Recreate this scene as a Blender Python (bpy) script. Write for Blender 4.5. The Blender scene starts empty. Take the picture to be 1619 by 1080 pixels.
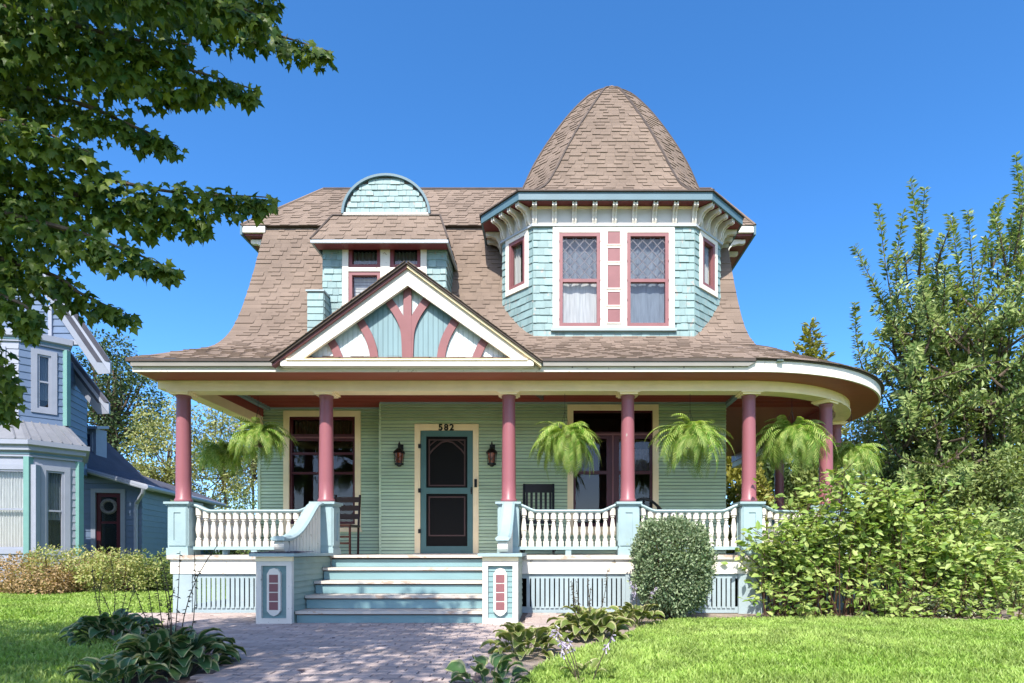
import bpy, math, random
import numpy as np
from mathutils import Vector, Matrix

random.seed(7)
rng = np.random.default_rng(11)
rad = math.radians
scene = bpy.context.scene
COL = scene.collection

# ---------------------------------------------------------------- camera
# world: X right, Y away from the camera, Z up, metres; ground at the porch is z = 0
FPX, VX, VY, EYE = 950.0, 868.0, 872.0, 0.86      # focal length and principal point in photo pixels
cam_data = bpy.data.cameras.new('camera')
cam = bpy.data.objects.new('camera', cam_data)
COL.objects.link(cam)
cam.location = (0, 0, EYE)
cam.rotation_euler = (rad(90), 0, 0)
cam_data.sensor_width = 36
cam_data.lens = 36 * FPX / 1619
cam_data.shift_x = -(VX - 809.5) / 1619
cam_data.shift_y = (VY - 540) / 1619
cam_data.clip_start = 0.05
cam_data.clip_end = 3000
scene.camera = cam

# ---------------------------------------------------------------- light
SUN_DIR = Vector((0.12, 1.0, -1.12)).normalized()
world = bpy.data.worlds.new('World')
scene.world = world
world.use_nodes = True
wn = world.node_tree
wn.nodes.clear()
w_out = wn.nodes.new('ShaderNodeOutputWorld')
w_bg = wn.nodes.new('ShaderNodeBackground')
w_sky = wn.nodes.new('ShaderNodeTexSky')
w_sky.sky_type = 'NISHITA'
w_sky.sun_disc = False
w_sky.sun_elevation = math.asin(-SUN_DIR.z)
w_sky.sun_rotation = math.atan2(-SUN_DIR.x, -SUN_DIR.y)
w_sky.altitude = 0
w_sky.air_density = 0.6
w_sky.dust_density = 1.1
w_sky.ozone_density = 3.0
w_bg.inputs['Strength'].default_value = 0.15
w_hsv = wn.nodes.new('ShaderNodeHueSaturation')          # the photograph's richly saturated clear sky, the same all round
w_hsv.inputs['Hue'].default_value = 0.499
w_hsv.inputs['Saturation'].default_value = 1.27
w_hsv.inputs['Value'].default_value = 1.12
wn.links.new(w_sky.outputs[0], w_hsv.inputs['Color'])
wn.links.new(w_hsv.outputs[0], w_bg.inputs['Color'])
wn.links.new(w_bg.outputs[0], w_out.inputs['Surface'])
sun_data = bpy.data.lights.new('sun', 'SUN')
sun_data.energy = 3.5
sun_data.angle = rad(0.53)
sun_data.color = (1.0, 0.95, 0.88)
sun = bpy.data.objects.new('sun', sun_data)
COL.objects.link(sun)
sun.rotation_euler = SUN_DIR.to_track_quat('-Z', 'Y').to_euler()
sun.location = (-3, -20, 24)
scene.view_settings.view_transform = 'Standard'
scene.view_settings.look = 'None'
scene.view_settings.exposure = 1.3
scene.view_settings.gamma = 1.0
scene.view_settings.use_curve_mapping = False
scene.cycles.max_bounces = 8
scene.cycles.transparent_max_bounces = 12

# ---------------------------------------------------------------- helpers
def WX(px, Y): return (px - VX) * Y / FPX
def WZ(py, Y): return EYE + (VY - py) * Y / FPX
def PT(px, py, Y): return Vector((WX(px, Y), Y, WZ(py, Y)))
def srgb(r, g, b, k=1.0):
    return tuple(k * (((v / 255 + .055) / 1.055) ** 2.4 if v > 10 else v / 255 / 12.92) for v in (r, g, b)) + (1.0,)

ALB = 0.42          # photo values of sunlit surfaces -> real reflectance (the picture is exposed bright)
def mat(name, col, rough=0.6, var=0.12, scale=6.0, bump=0.0, bscale=40.0, rnd=0.0, wear=None, wamt=0.0, wscale=9.0,
        streak=(1, 1, 1), spec=0.35, metal=0.0, trans=0.0, col2=None, alb=None):
    """painted / natural surface: base colour, broad blotches, per-piece variation (attribute rnd), wear patches, fine relief"""
    k_ = ALB if alb is None else alb
    sc_ = lambda c: None if c is None else tuple(v * k_ for v in c[:3]) + (1.0,)
    col, col2, wear = sc_(col), sc_(col2), sc_(wear)
    m = bpy.data.materials.new(name)
    m.use_nodes = True
    nt = m.node_tree
    N, L = nt.nodes, nt.links
    b = N['Principled BSDF']
    geo = N.new('ShaderNodeNewGeometry')
    mp = N.new('ShaderNodeMapping'); mp.inputs['Scale'].default_value = streak
    L.new(geo.outputs['Position'], mp.inputs['Vector'])
    nz = N.new('ShaderNodeTexNoise'); nz.inputs['Scale'].default_value = scale; nz.inputs['Detail'].default_value = 5
    L.new(mp.outputs[0], nz.inputs['Vector'])
    mr = N.new('ShaderNodeMapRange')
    mr.inputs['From Min'].default_value = .3; mr.inputs['From Max'].default_value = .7
    mr.inputs['To Min'].default_value = 1 - var; mr.inputs['To Max'].default_value = 1 + var
    L.new(nz.outputs['Fac'], mr.inputs['Value'])
    fac = mr.outputs[0]
    at = N.new('ShaderNodeAttribute'); at.attribute_name = 'rnd'
    if rnd:
        m2 = N.new('ShaderNodeMapRange')
        m2.inputs['To Min'].default_value = 1 - rnd; m2.inputs['To Max'].default_value = 1 + rnd
        L.new(at.outputs['Fac'], m2.inputs['Value'])
        mm = N.new('ShaderNodeMath'); mm.operation = 'MULTIPLY'
        L.new(fac, mm.inputs[0]); L.new(m2.outputs[0], mm.inputs[1]); fac = mm.outputs[0]
    base = N.new('ShaderNodeRGB'); base.outputs[0].default_value = col if len(col) == 4 else tuple(col) + (1,)
    colour = base.outputs[0]
    if col2 is not None:
        mx = N.new('ShaderNodeMix'); mx.data_type = 'RGBA'
        mx.inputs['B'].default_value = col2 if len(col2) == 4 else tuple(col2) + (1,)
        L.new(colour, mx.inputs['A']); L.new(at.outputs['Fac'], mx.inputs['Factor']); colour = mx.outputs['Result']
    sc = N.new('ShaderNodeVectorMath'); sc.operation = 'SCALE'
    L.new(colour, sc.inputs[0]); L.new(fac, sc.inputs['Scale']); colour = sc.outputs[0]
    if wear is not None:
        n2 = N.new('ShaderNodeTexNoise'); n2.inputs['Scale'].default_value = wscale; n2.inputs['Detail'].default_value = 8
        n2.inputs['Roughness'].default_value = .65
        L.new(mp.outputs[0], n2.inputs['Vector'])
        m3 = N.new('ShaderNodeMapRange'); t = .72 - wamt * .3
        m3.inputs['From Min'].default_value = t; m3.inputs['From Max'].default_value = t + .04
        L.new(n2.outputs['Fac'], m3.inputs['Value'])
        mx = N.new('ShaderNodeMix'); mx.data_type = 'RGBA'
        mx.inputs['B'].default_value = wear if len(wear) == 4 else tuple(wear) + (1,)
        L.new(m3.outputs[0], mx.inputs['Factor']); L.new(colour, mx.inputs['A']); colour = mx.outputs['Result']
    L.new(colour, b.inputs['Base Color'])
    b.inputs['Roughness'].default_value = rough
    b.inputs['Specular IOR Level'].default_value = spec
    b.inputs['Metallic'].default_value = metal
    if bump:
        nb = N.new('ShaderNodeTexNoise'); nb.inputs['Scale'].default_value = bscale; nb.inputs['Detail'].default_value = 4
        L.new(mp.outputs[0], nb.inputs['Vector'])
        bp = N.new('ShaderNodeBump'); bp.inputs['Strength'].default_value = bump; bp.inputs['Distance'].default_value = .01
        L.new(nb.outputs['Fac'], bp.inputs['Height']); L.new(bp.outputs[0], b.inputs['Normal'])
    if trans:
        tr = N.new('ShaderNodeBsdfTranslucent')
        sc2 = N.new('ShaderNodeVectorMath'); sc2.operation = 'MULTIPLY'; sc2.inputs[1].default_value = (1.25, 1.2, .5)
        L.new(colour, sc2.inputs[0]); L.new(sc2.outputs[0], tr.inputs['Color'])
        ms = N.new('ShaderNodeMixShader'); ms.inputs[0].default_value = trans
        L.new(b.outputs[0], ms.inputs[1]); L.new(tr.outputs[0], ms.inputs[2])
        L.new(ms.outputs[0], N['Material Output'].inputs['Surface'])
    return m

def glass_mat(name, tint=(.02, .022, .025), refl=1.0):
    """window pane: lets light through to the dark room, reflects by Fresnel"""
    m = bpy.data.materials.new(name); m.use_nodes = True
    N, L = m.node_tree.nodes, m.node_tree.links
    N.remove(N['Principled BSDF'])
    tr = N.new('ShaderNodeBsdfTransparent'); tr.inputs[0].default_value = (.9, .92, .92, 1)
    gl = N.new('ShaderNodeBsdfGlossy'); gl.inputs['Roughness'].default_value = .02
    fr = N.new('ShaderNodeLayerWeight'); fr.inputs['Blend'].default_value = .5
    pw = N.new('ShaderNodeMath'); pw.operation = 'POWER'; pw.inputs[1].default_value = 5; L.new(fr.outputs['Facing'], pw.inputs[0])
    mu = N.new('ShaderNodeMath'); mu.operation = 'MULTIPLY_ADD'; mu.inputs[1].default_value = .9; mu.inputs[2].default_value = .045 * refl
    mu.use_clamp = True
    nz = N.new('ShaderNodeTexNoise'); nz.inputs['Scale'].default_value = 2.2
    bp = N.new('ShaderNodeBump'); bp.inputs['Strength'].default_value = .05
    geo = N.new('ShaderNodeNewGeometry')
    L.new(geo.outputs['Position'], nz.inputs['Vector']); L.new(nz.outputs['Fac'], bp.inputs['Height']); L.new(bp.outputs[0], gl.inputs['Normal'])
    ms = N.new('ShaderNodeMixShader')
    L.new(pw.outputs[0], mu.inputs[0]); L.new(mu.outputs[0], ms.inputs[0])
    L.new(tr.outputs[0], ms.inputs[1]); L.new(gl.outputs[0], ms.inputs[2])
    L.new(ms.outputs[0], N['Material Output'].inputs['Surface'])
    return m

def tag(o, label=None, cat=None, group=None, kind=None):
    if label: o['label'] = label
    if cat: o['category'] = cat
    if group: o['group'] = group
    if kind: o['kind'] = kind
    return o

def thing(name, label, cat, loc=(0, 0, 0), group=None):
    o = bpy.data.objects.new(name, None); COL.objects.link(o)
    o.location = loc; o.empty_display_size = .2
    return tag(o, label, cat, group)

def root_of(o):
    while o.parent: o = o.parent
    return o

def np_mesh(name, verts, faces_flat, loop_start, rnd=None, smooth=False, material=None, attrs=None):
    me = bpy.data.meshes.new(name)
    verts = np.asarray(verts, dtype=np.float32)
    me.vertices.add(len(verts)); me.vertices.foreach_set('co', verts.ravel())
    faces_flat = np.asarray(faces_flat, dtype=np.int32); loop_start = np.asarray(loop_start, dtype=np.int32)
    me.loops.add(len(faces_flat)); me.loops.foreach_set('vertex_index', faces_flat)
    me.polygons.add(len(loop_start)); me.polygons.foreach_set('loop_start', loop_start)
    me.polygons.foreach_set('use_smooth', np.full(len(loop_start), smooth, dtype=bool))
    if rnd is not None:
        a = me.attributes.new('rnd', 'FLOAT', 'POINT'); a.data.foreach_set('value', np.asarray(rnd, dtype=np.float32))
    me.update(calc_edges=True)
    if material: me.materials.append(material)
    return me

def link(name, me, parent=None, loc=None):
    o = bpy.data.objects.new(name, me); COL.objects.link(o)
    if parent: o.parent = parent
    if loc is not None: o.location = loc
    return o

class MB:
    """collects shapes in world coordinates and links them as one mesh object"""
    def __init__(s): s.v = []; s.f = []; s.r = []
    def add(s, vs, fs, r=None):
        n = len(s.v); r = random.random() if r is None else r
        s.v += [tuple(v) for v in vs]; s.r += [r] * len(vs)
        s.f += [tuple(i + n for i in f) for f in fs]
        return s
    BF = [(0, 3, 2, 1), (4, 5, 6, 7), (0, 1, 5, 4), (1, 2, 6, 5), (2, 3, 7, 6), (3, 0, 4, 7)]
    def box(s, x0, x1, y0, y1, z0, z1, r=None):
        return s.add([(x0, y0, z0), (x1, y0, z0), (x1, y1, z0), (x0, y1, z0), (x0, y0, z1), (x1, y0, z1), (x1, y1, z1), (x0, y1, z1)], MB.BF, r)
    def hexa(s, vs, r=None): return s.add(vs, MB.BF, r)
    def obox(s, fr, u0, u1, z0, z1, n0, n1, r=None):
        """box on a wall frame: u along the wall, n out of it"""
        return s.hexa([fr(u0, n1, z0), fr(u1, n1, z0), fr(u1, n0, z0), fr(u0, n0, z0), fr(u0, n1, z1), fr(u1, n1, z1), fr(u1, n0, z1), fr(u0, n0, z1)], r)
    def ring(s, fr, u0, u1, z0, z1, w, n0, n1, wb=None, wt=None):
        """a rectangular frame of four butted bars"""
        wb = w if wb is None else wb; wt = w if wt is None else wt
        s.obox(fr, u0, u0 + w, z0, z1, n0, n1); s.obox(fr, u1 - w, u1, z0, z1, n0, n1)
        s.obox(fr, u0 + w, u1 - w, z0, z0 + wb, n0, n1); s.obox(fr, u0 + w, u1 - w, z1 - wt, z1, n0, n1)
        return s
    def prism(s, poly, fn, a, b, r=None):
        """polygon (p,q) list pushed from a to b; fn(p,q,t) -> point"""
        n = len(poly)
        vs = [fn(p, q, a) for p, q in poly] + [fn(p, q, b) for p, q in poly]
        fs = [tuple(range(n))[::-1], tuple(range(n, 2 * n))] + [(i, (i + 1) % n, n + (i + 1) % n, n + i) for i in range(n)]
        return s.add(vs, fs, r)
    def tube(s, pts, radii, n=6, r=None):
        pts = [Vector(p) for p in pts]; vs = []; fs = []
        if not hasattr(radii, '__len__'): radii = [radii] * len(pts)
        for i, p in enumerate(pts):
            t = (pts[min(i + 1, len(pts) - 1)] - pts[max(i - 1, 0)]).normalized()
            a = t.orthogonal().normalized() if i == 0 else (a - t * a.dot(t)).normalized()
            b = t.cross(a)
            for k in range(n):
                an = 2 * math.pi * k / n
                vs.append(p + (a * math.cos(an) + b * math.sin(an)) * radii[i])
        m = len(pts)
        for i in range(m - 1):
            for k in range(n):
                fs.append((i * n + k, i * n + (k + 1) % n, (i + 1) * n + (k + 1) % n, (i + 1) * n + k))
        fs.append(tuple(range(n))[::-1]); fs.append(tuple((m - 1) * n + k for k in range(n)))
        return s.add(vs, fs, r)
    def lathe(s, prof, n, c, r=None):
        vs = []; fs = []
        for (rr, z) in prof:
            for k in range(n):
                an = 2 * math.pi * (k + .5) / n
                vs.append((c[0] + rr * math.cos(an), c[1] + rr * math.sin(an), c[2] + z))
        m = len(prof)
        for i in range(m - 1):
            for k in range(n):
                fs.append((i * n + k, i * n + (k + 1) % n, (i + 1) * n + (k + 1) % n, (i + 1) * n + k))
        fs.append(tuple(range(n))[::-1]); fs.append(tuple((m - 1) * n + k for k in range(n)))
        return s.add(vs, fs, r)
    def sweep(s, path, prof, closed=False, r=None):
        """profile (side, up) carried along a polyline, mitred in plan; side is to the right of travel"""
        path = [Vector(p) for p in path]; m = len(path); k = len(prof); vs = []; fs = []
        for i, p in enumerate(path):
            d0 = path[i] - path[i - 1] if i > 0 else path[1] - path[0]
            d1 = path[i + 1] - path[i] if i < m - 1 else d0
            h0 = Vector((d0.x, d0.y, 0)); h1 = Vector((d1.x, d1.y, 0))
            h0 = h0.normalized() if h0.length > 1e-6 else Vector((0, 1, 0)); h1 = h1.normalized() if h1.length > 1e-6 else h0
            h = (h0 + h1).normalized(); side = Vector((h.y, -h.x, 0)) / max(.3, h.dot(h0))
            t = (d0.normalized() + d1.normalized()).normalized()
            up = Vector((side.x, side.y, 0)).normalized().cross(t).normalized()
            if up.z < 0: up = -up
            for (a, b) in prof: vs.append(p + side * a + up * b)
        for i in range(m - 1):
            for j in range(k):
                fs.append((i * k + j, i * k + (j + 1) % k, (i + 1) * k + (j + 1) % k, (i + 1) * k + j))
        fs.append(tuple(range(k))[::-1]); fs.append(tuple((m - 1) * k + j for j in range(k)))
        return s.add(vs, fs, r)
    def build(s, name, material, parent=None, smooth=False, origin=None, label=None):
        off = Vector((0, 0, 0))
        if parent is not None: off = root_of(parent).location.copy()
        elif origin is not None: off = Vector(origin)
        v = np.array(s.v, dtype=np.float32).reshape(-1, 3) - np.array(off, dtype=np.float32)
        flat = [i for f in s.f for i in f]; ls = np.cumsum([0] + [len(f) for f in s.f[:-1]])
        me = np_mesh(name, v, flat, ls, s.r, smooth, material)
        o = link(name, me, parent)
        if parent is None and origin is not None: o.location = off
        if label: o['label'] = label
        return o

def frame(ox, oy, ux, uy):
    """wall frame: fr(u, n, z); u runs along (ux,uy), n out of the wall to the right of travel"""
    l = math.hypot(ux, uy); ux /= l; uy /= l
    nx, ny = uy, -ux
    return lambda u, n, z: Vector((ox + ux * u + nx * n, oy + uy * u + ny * n, z))

def front(Y): return lambda u, n, z: Vector((u, Y - n, z))      # wall facing the street; u is world X

def copy_tree(o, parent=None):
    c = o.copy(); COL.objects.link(c); c.parent = parent
    for ch in o.children: copy_tree(ch, c)
    return c

RECT_SPAN = lambda a, b, cuts: [s for s in _span(a, b, cuts) if s[1] - s[0] > .015]
def _span(a, b, cuts):
    segs = [(a, b)]
    for c, d in cuts:
        nx = []
        for s, e in segs:
            if d <= s or c >= e: nx.append((s, e)); continue
            if c > s: nx.append((s, c))
            if d < e: nx.append((d, e))
        segs = nx
    return segs

def emit(name, pieces, material, parent, limit=300, restname=None):
    """pieces: list of (verts, faces, rnd). The largest in view become objects, the rest one mesh of kind stuff"""
    def size(p):
        vs = p[0]; w = [(v[0] / max(.3, v[1]), v[2] / max(.3, v[1])) for v in vs]
        return (max(a for a, b in w) - min(a for a, b in w)) * (max(b for a, b in w) - min(b for a, b in w))
    ps = sorted(pieces, key=size, reverse=True)
    for p in ps[:limit]: MB().add(*p).build(name, material, parent)
    if ps[limit:]:
        m = MB()
        for p in ps[limit:]: m.add(*p)
        tag(m.build(restname or name + '_field', material, parent), kind='stuff')

def shingles(pt, expo, tab, th=(.003, .0125), cuts=None, jit=.25, vmin=0, vmax=1, butt=0.0, over=1.15, out=1):
    """thin wedge pieces in courses over the surface pt(u,v)"""
    vs = np.linspace(vmin, vmax, 60); P = [pt(.5, v) for v in vs]
    S = np.concatenate([[0], np.cumsum([(P[i + 1] - P[i]).length for i in range(59)])])
    n = max(1, int(round(S[-1] / expo))); res = []
    for k in range(n):
        vb = float(np.interp(S[-1] * k / n, S, vs)); vt = float(np.interp(min(S[-1], S[-1] * (k + over) / n), S, vs))
        tog = random.random() < .5
        W = sum((pt((i + 1) / 8, vb) - pt(i / 8, vb)).length for i in range(8))
        if W < .04: continue
        m = max(1, int(round(W / tab))); off = (k % 2) * .5 + random.uniform(-.15, .15)
        ed = [0.0] + sorted(min(.999, max(.001, (i + off + random.uniform(-jit, jit)) / m)) for i in range(m + 1) if .02 < (i + off) / m < .98) + [1.0]
        ed = [e for i, e in enumerate(ed) if i == 0 or e - ed[i - 1] > .02 / W]
        for a, b in zip(ed[:-1], ed[1:]):
            segs = RECT_SPAN(a, b, cuts(vb, vt)) if cuts else [(a, b)]
            for a2, b2 in segs:
                g = min(.0018 / W, (b2 - a2) * .2)
                a3, b3 = a2 + g, b2 - g
                v0 = vb + (random.uniform(-butt, butt) * (vt - vb) if butt else 0)
                v0 = max(vmin, v0)
                B0, B1, T1, T0 = pt(a3, v0), pt(b3, v0), pt(b3, vt), pt(a3, vt)
                nn = (B1 - B0).cross(T0 - B0)
                if nn.length < 1e-7: continue
                nn.normalize(); nn *= out
                tog = not tog if random.random() < .85 else tog; t = th[int(tog)] * random.uniform(.85, 1.15)
                res.append(([B0 - nn * .003, B1 - nn * .003, T1 - nn * .003, T0 - nn * .003, B0 + nn * t, B1 + nn * t, T1 + nn * .001, T0 + nn * .001],
                            MB.BF, random.random()))
    return res

def inside(poly, x, y):
    x = np.asarray(x); y = np.asarray(y); c = np.zeros(x.shape, bool); n = len(poly)
    for i in range(n):
        x0, y0 = poly[i]; x1, y1 = poly[(i + 1) % n]
        cond = ((y0 > y) != (y1 > y)) & (x < (x1 - x0) * (y - y0) / ((y1 - y0) if y1 != y0 else 1e-9) + x0)
        c ^= cond
    return c

# ---------------------------------------------------------------- materials
M = {}
WHITE_WEAR = srgb(214, 206, 196)
M['white'] = mat('white_paint', srgb(236, 228, 214), .5, .05, 5, .12, 60, wear=srgb(170, 158, 140), wamt=.3, wscale=14, alb=.8)
M['cream'] = mat('cream_paint', srgb(250, 228, 186), .55, .05, 5, .1, 60, alb=1)
M['mauve'] = mat('mauve_paint', srgb(204, 126, 134), .4, .06, 4, .08, 50, wear=srgb(222, 208, 196), wamt=.1, wscale=11, streak=(1, 1, .3))
M['maroon'] = mat('maroon_paint', srgb(168, 84, 88), .45, .07, 5, .08, 50)
M['rose'] = mat('rose_paint', srgb(192, 126, 128), .5, .07, 6, .1, 60, alb=0.4)
M['teal'] = mat('teal_paint', srgb(170, 212, 212), .5, .07, 5, .12, 60, wear=srgb(205, 212, 205), wamt=.12, wscale=13)
M['teal_light'] = mat('light_teal_paint', srgb(208, 228, 232), .5, .07, 5, .12, 60, wear=srgb(225, 225, 218), wamt=.2, wscale=13, alb=0.46)
M['teal_deep'] = mat('deep_teal_paint', srgb(120, 172, 172), .45, .06, 5, .08, 50)
M['teal_shingle'] = mat('teal_wood_shingle', srgb(180, 214, 212), .6, .1, 7, .25, 30, rnd=.12, wear=srgb(215, 210, 200), wamt=.42, wscale=11, streak=(1.6, 1.6, .8))
M['siding'] = mat('sage_green_siding', srgb(204, 222, 190), .55, .05, 4, .1, 50, rnd=.08, alb=0.92)
M['siding_pale'] = mat('pale_green_siding', srgb(208, 232, 214), .55, .06, 4, .1, 50, rnd=.06, wear=srgb(215, 215, 200), wamt=.15)
M['ceiling'] = mat('red_brown_beadboard', srgb(172, 86, 74), .45, .1, 3, .05, 40, streak=(.6, 9, 1), alb=0.72)
M['shingle'] = mat('brown_asphalt_shingle', srgb(176, 155, 138), .9, .16, 1.3, .5, 260, rnd=.07, spec=.15)
M['slate'] = mat('grey_asphalt_shingle', srgb(124, 124, 138), .9, .15, 2, .4, 200, rnd=.2, spec=.15)
M['roof_edge'] = mat('weathered_roof_edge', srgb(120, 106, 98), .85, .15, 5, .2, 60)
M['black'] = mat('black_paint', srgb(22, 21, 22), .4, .1, 5)
M['iron'] = mat('black_iron', srgb(18, 17, 17), .45, .1, 5, spec=.5)
M['dark'] = mat('unlit_dark', srgb(26, 20, 19), .8, .2, 2)  # near-black: the darkness of unlit rooms and hollows is put into the colour
M['shade'] = mat('brown_blind', srgb(112, 88, 62), .8, .25, 14, .3, 60, streak=(6, 1, .5))
M['curtain'] = mat('white_curtain', srgb(215, 215, 214), .85, .18, 7, .2, 30, streak=(5, 5, .4), trans=.25, alb=0.75)
M['curtain_grey'] = mat('grey_curtain', srgb(128, 138, 150), .85, .2, 7, .2, 30, streak=(5, 5, .5), alb=0.6)
M['lace'] = mat('lace_curtain', srgb(150, 140, 150), .85, .35, 30, .2, 60)
M['lead'] = mat('pale_leading', srgb(176, 172, 182), .5, .1, 6)
M['screen'] = mat('dark_door_screen', srgb(16, 13, 13), .6, .15, 3, spec=.2)
M['amber'] = mat('amber_glass', srgb(200, 88, 40), .2, .25, 30, spec=.6)
M['glass'] = glass_mat('window_glass', refl=1.0)
M['glass_bright'] = glass_mat('window_glass_reflective', refl=1.5)
M['mahogany'] = mat('dark_brown_wood', srgb(74, 40, 28), .4, .2, 6)
M['tread'] = mat('worn_tread_paint', srgb(206, 198, 186), .6, .08, 5, .2, 50, wear=srgb(190, 166, 146), wamt=.55, wscale=8, streak=(.5, 3, 1), alb=.8)
M['riser'] = mat('riser_teal_paint', srgb(172, 216, 220), .5, .07, 4, .12, 50, wear=srgb(205, 214, 208), wamt=.2, wscale=7, streak=(.5, 1, 2))
M['rail'] = mat('grey_blue_rail_paint', srgb(198, 226, 228), .5, .07, 5, .12, 60, wear=srgb(226, 222, 214), wamt=.2, wscale=10, alb=0.5)
M['fasc_grey'] = mat('slate_blue_fascia', srgb(122, 160, 174), .5, .06, 4, .1, 40)
M['clap_blue'] = mat('blue_clapboard', srgb(134, 158, 192), .55, .05, 4, .1, 40, rnd=.05)
M['clap_slate'] = mat('slate_blue_clapboard', srgb(126, 156, 172), .55, .05, 4, .1, 40, rnd=.05)
M['trim_pale'] = mat('pale_lavender_trim', srgb(194, 200, 216), .5, .05, 4, .08, 40, alb=0.46)
M['trim_teal'] = mat('sea_green_trim', srgb(150, 206, 196), .5, .05, 4, .08, 40)
M['metal_roof'] = mat('pale_metal_roof', srgb(196, 198, 204), .45, .1, 3, .05, 30, alb=0.3)
M['bark'] = mat('grey_brown_bark', srgb(130, 112, 96), .9, .3, 9, .6, 30, streak=(3, 3, .6))
M['twig'] = mat('brown_twig', srgb(104, 74, 54), .85, .25, 9, .2, 30)
M['soil'] = mat('dry_soil', srgb(206, 186, 166), .95, .25, 5, .6, 50, wear=srgb(168, 150, 132), wamt=.5, wscale=14)
M['mulch'] = mat('dark_mulch', srgb(120, 96, 80), .95, .35, 9, .8, 50)
M['sand'] = mat('joint_sand', srgb(150, 132, 126), .95, .2, 9, .4, 80)
M['paver'] = mat('rose_grey_paver', srgb(214, 194, 184), .85, .12, 5, .3, 90, rnd=.16, wear=srgb(120, 100, 98), wamt=.3, wscale=5, alb=0.56)
M['lawn'] = mat('lawn_ground', srgb(150, 176, 84), .95, .2, 1.2, .5, 60, wear=srgb(150, 146, 80), wamt=.15, wscale=2)
def leafmat(name, a, b, tr=.3, rough=.5, var=.15, alb=.6):
    return mat(name, a, rough, var, 3, col2=b, trans=tr, spec=.3, alb=alb)
M['grass'] = leafmat('grass_blade', srgb(138, 184, 58), srgb(204, 226, 128), .35, var=.3, alb=.64)
M['maple'] = leafmat('maple_leaf', srgb(60, 104, 36), srgb(146, 168, 62), .4, alb=0.5)
M['shrub'] = leafmat('broad_shrub_leaf', srgb(132, 170, 70), srgb(208, 222, 136), .35, alb=0.66)
M['box'] = leafmat('boxwood_leaf', srgb(92, 124, 80), srgb(190, 206, 160), .2)
M['pear'] = leafmat('glossy_tree_leaf', srgb(88, 122, 60), srgb(182, 196, 124), .3, .35, alb=0.74)
M['bg_dark'] = leafmat('dark_tree_leaf', srgb(64, 88, 56), srgb(112, 134, 80), .25)
M['bg_light'] = leafmat('pale_tree_leaf', srgb(150, 166, 92), srgb(214, 212, 146), .3)
M['bg_mid'] = leafmat('mid_tree_leaf', srgb(116, 142, 76), srgb(180, 194, 116), .3)
M['yew'] = leafmat('yellow_green_needle', srgb(140, 146, 60), srgb(196, 190, 92), .2)
M['spirea'] = leafmat('spirea_leaf', srgb(160, 184, 92), srgb(230, 220, 152), .3)
M['spirea_red'] = leafmat('bronze_leaf', srgb(170, 150, 100), srgb(226, 190, 144), .3)
M['pale_cover'] = leafmat('variegated_leaf', srgb(166, 180, 132), srgb(244, 244, 216), .2)
M['fern'] = leafmat('fern_frond', srgb(112, 162, 56), srgb(204, 218, 126), .4, alb=0.75)
M['stem'] = mat('dry_stem', srgb(96, 84, 62), .8, .2, 9)
M['lilac'] = leafmat('lilac_bloom', srgb(206, 192, 222), srgb(246, 236, 250), .3)

def hosta_mat(name, mid, edge):
    edge = tuple(v * ALB for v in edge[:3]) + (1.0,)
    m = mat(name, mid, .45, .15, 6, trans=.25, bump=.3, bscale=30)
    N, L = m.node_tree.nodes, m.node_tree.links
    at = N.new('ShaderNodeAttribute'); at.attribute_name = 'edge'
    mr = N.new('ShaderNodeMapRange'); mr.inputs['From Min'].default_value = .68; mr.inputs['From Max'].default_value = .8
    L.new(at.outputs['Fac'], mr.inputs['Value'])
    base = [n for n in N if n.type == 'RGB'][0]; tgt = [l for l in L if l.from_node == base][0].to_socket
    mx = N.new('ShaderNodeMix'); mx.data_type = 'RGBA'; mx.inputs['B'].default_value = edge
    L.new(base.outputs[0], mx.inputs['A']); L.new(mr.outputs[0], mx.inputs['Factor']); L.new(mx.outputs['Result'], tgt)
    return m
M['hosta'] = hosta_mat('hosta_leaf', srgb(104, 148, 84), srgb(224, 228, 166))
M['hosta_lit'] = hosta_mat('sunlit_hosta_leaf', srgb(150, 172, 84), srgb(236, 232, 166))  # sunlit copy of the hosta leaf, sunshine put into the colour
# ================================================================ GROUND
PATH_POLY = [(-5.7, 8.25), (-5.6, 7.7), (-4.5, 7.0), (-3.4, 5.9), (-2.75, 4.9), (-2.35, 3.9), (-2.3, 1.0), (-.5, 1.0), (-.47, 3.9),
             (-.36, 4.7), (-.1, 5.7), (.1, 6.6), (.2, 7.6), (.25, 8.25)]
BED_R = [(-.5, 1.0), (-.47, 3.9), (-.36, 4.7), (-.1, 5.7), (.1, 6.6), (.2, 7.6), (.25, 8.25), (7.6, 9.2), (7.4, 7.75), (5.6, 7.35), (3.2, 7.6), (1.7, 7.55), (1.2, 7.0),
         (.65, 5.9), (.2, 5.05), (-.12, 4.3), (-.3, 3.6), (-.32, 1.0)]
BED_L = [(-2.75, 4.9), (-2.35, 3.9), (-2.3, 1.0), (-2.6, 1.0), (-2.75, 3.7), (-3.15, 4.8), (-4.1, 5.7), (-4.85, 6.3), (-4.75, 6.8), (-4.5, 7.0), (-3.4, 5.9)]
def sheet(name, poly, z, material):
    m = MB(); m.add([(x, y, z) for x, y in poly], [tuple(range(len(poly)))])
    o = m.build(name, material); tag(o, kind='structure'); return o
sheet('lawn', [(-400, -200), (400, -200), (400, 900), (-400, 900)], 0.0, M['lawn'])
sheet('planting_bed', BED_R, .006, M['soil'])
sheet('planting_bed', BED_L, .006, M['mulch'])
path = sheet('garden_path', PATH_POLY, .010, M['sand'])
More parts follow.
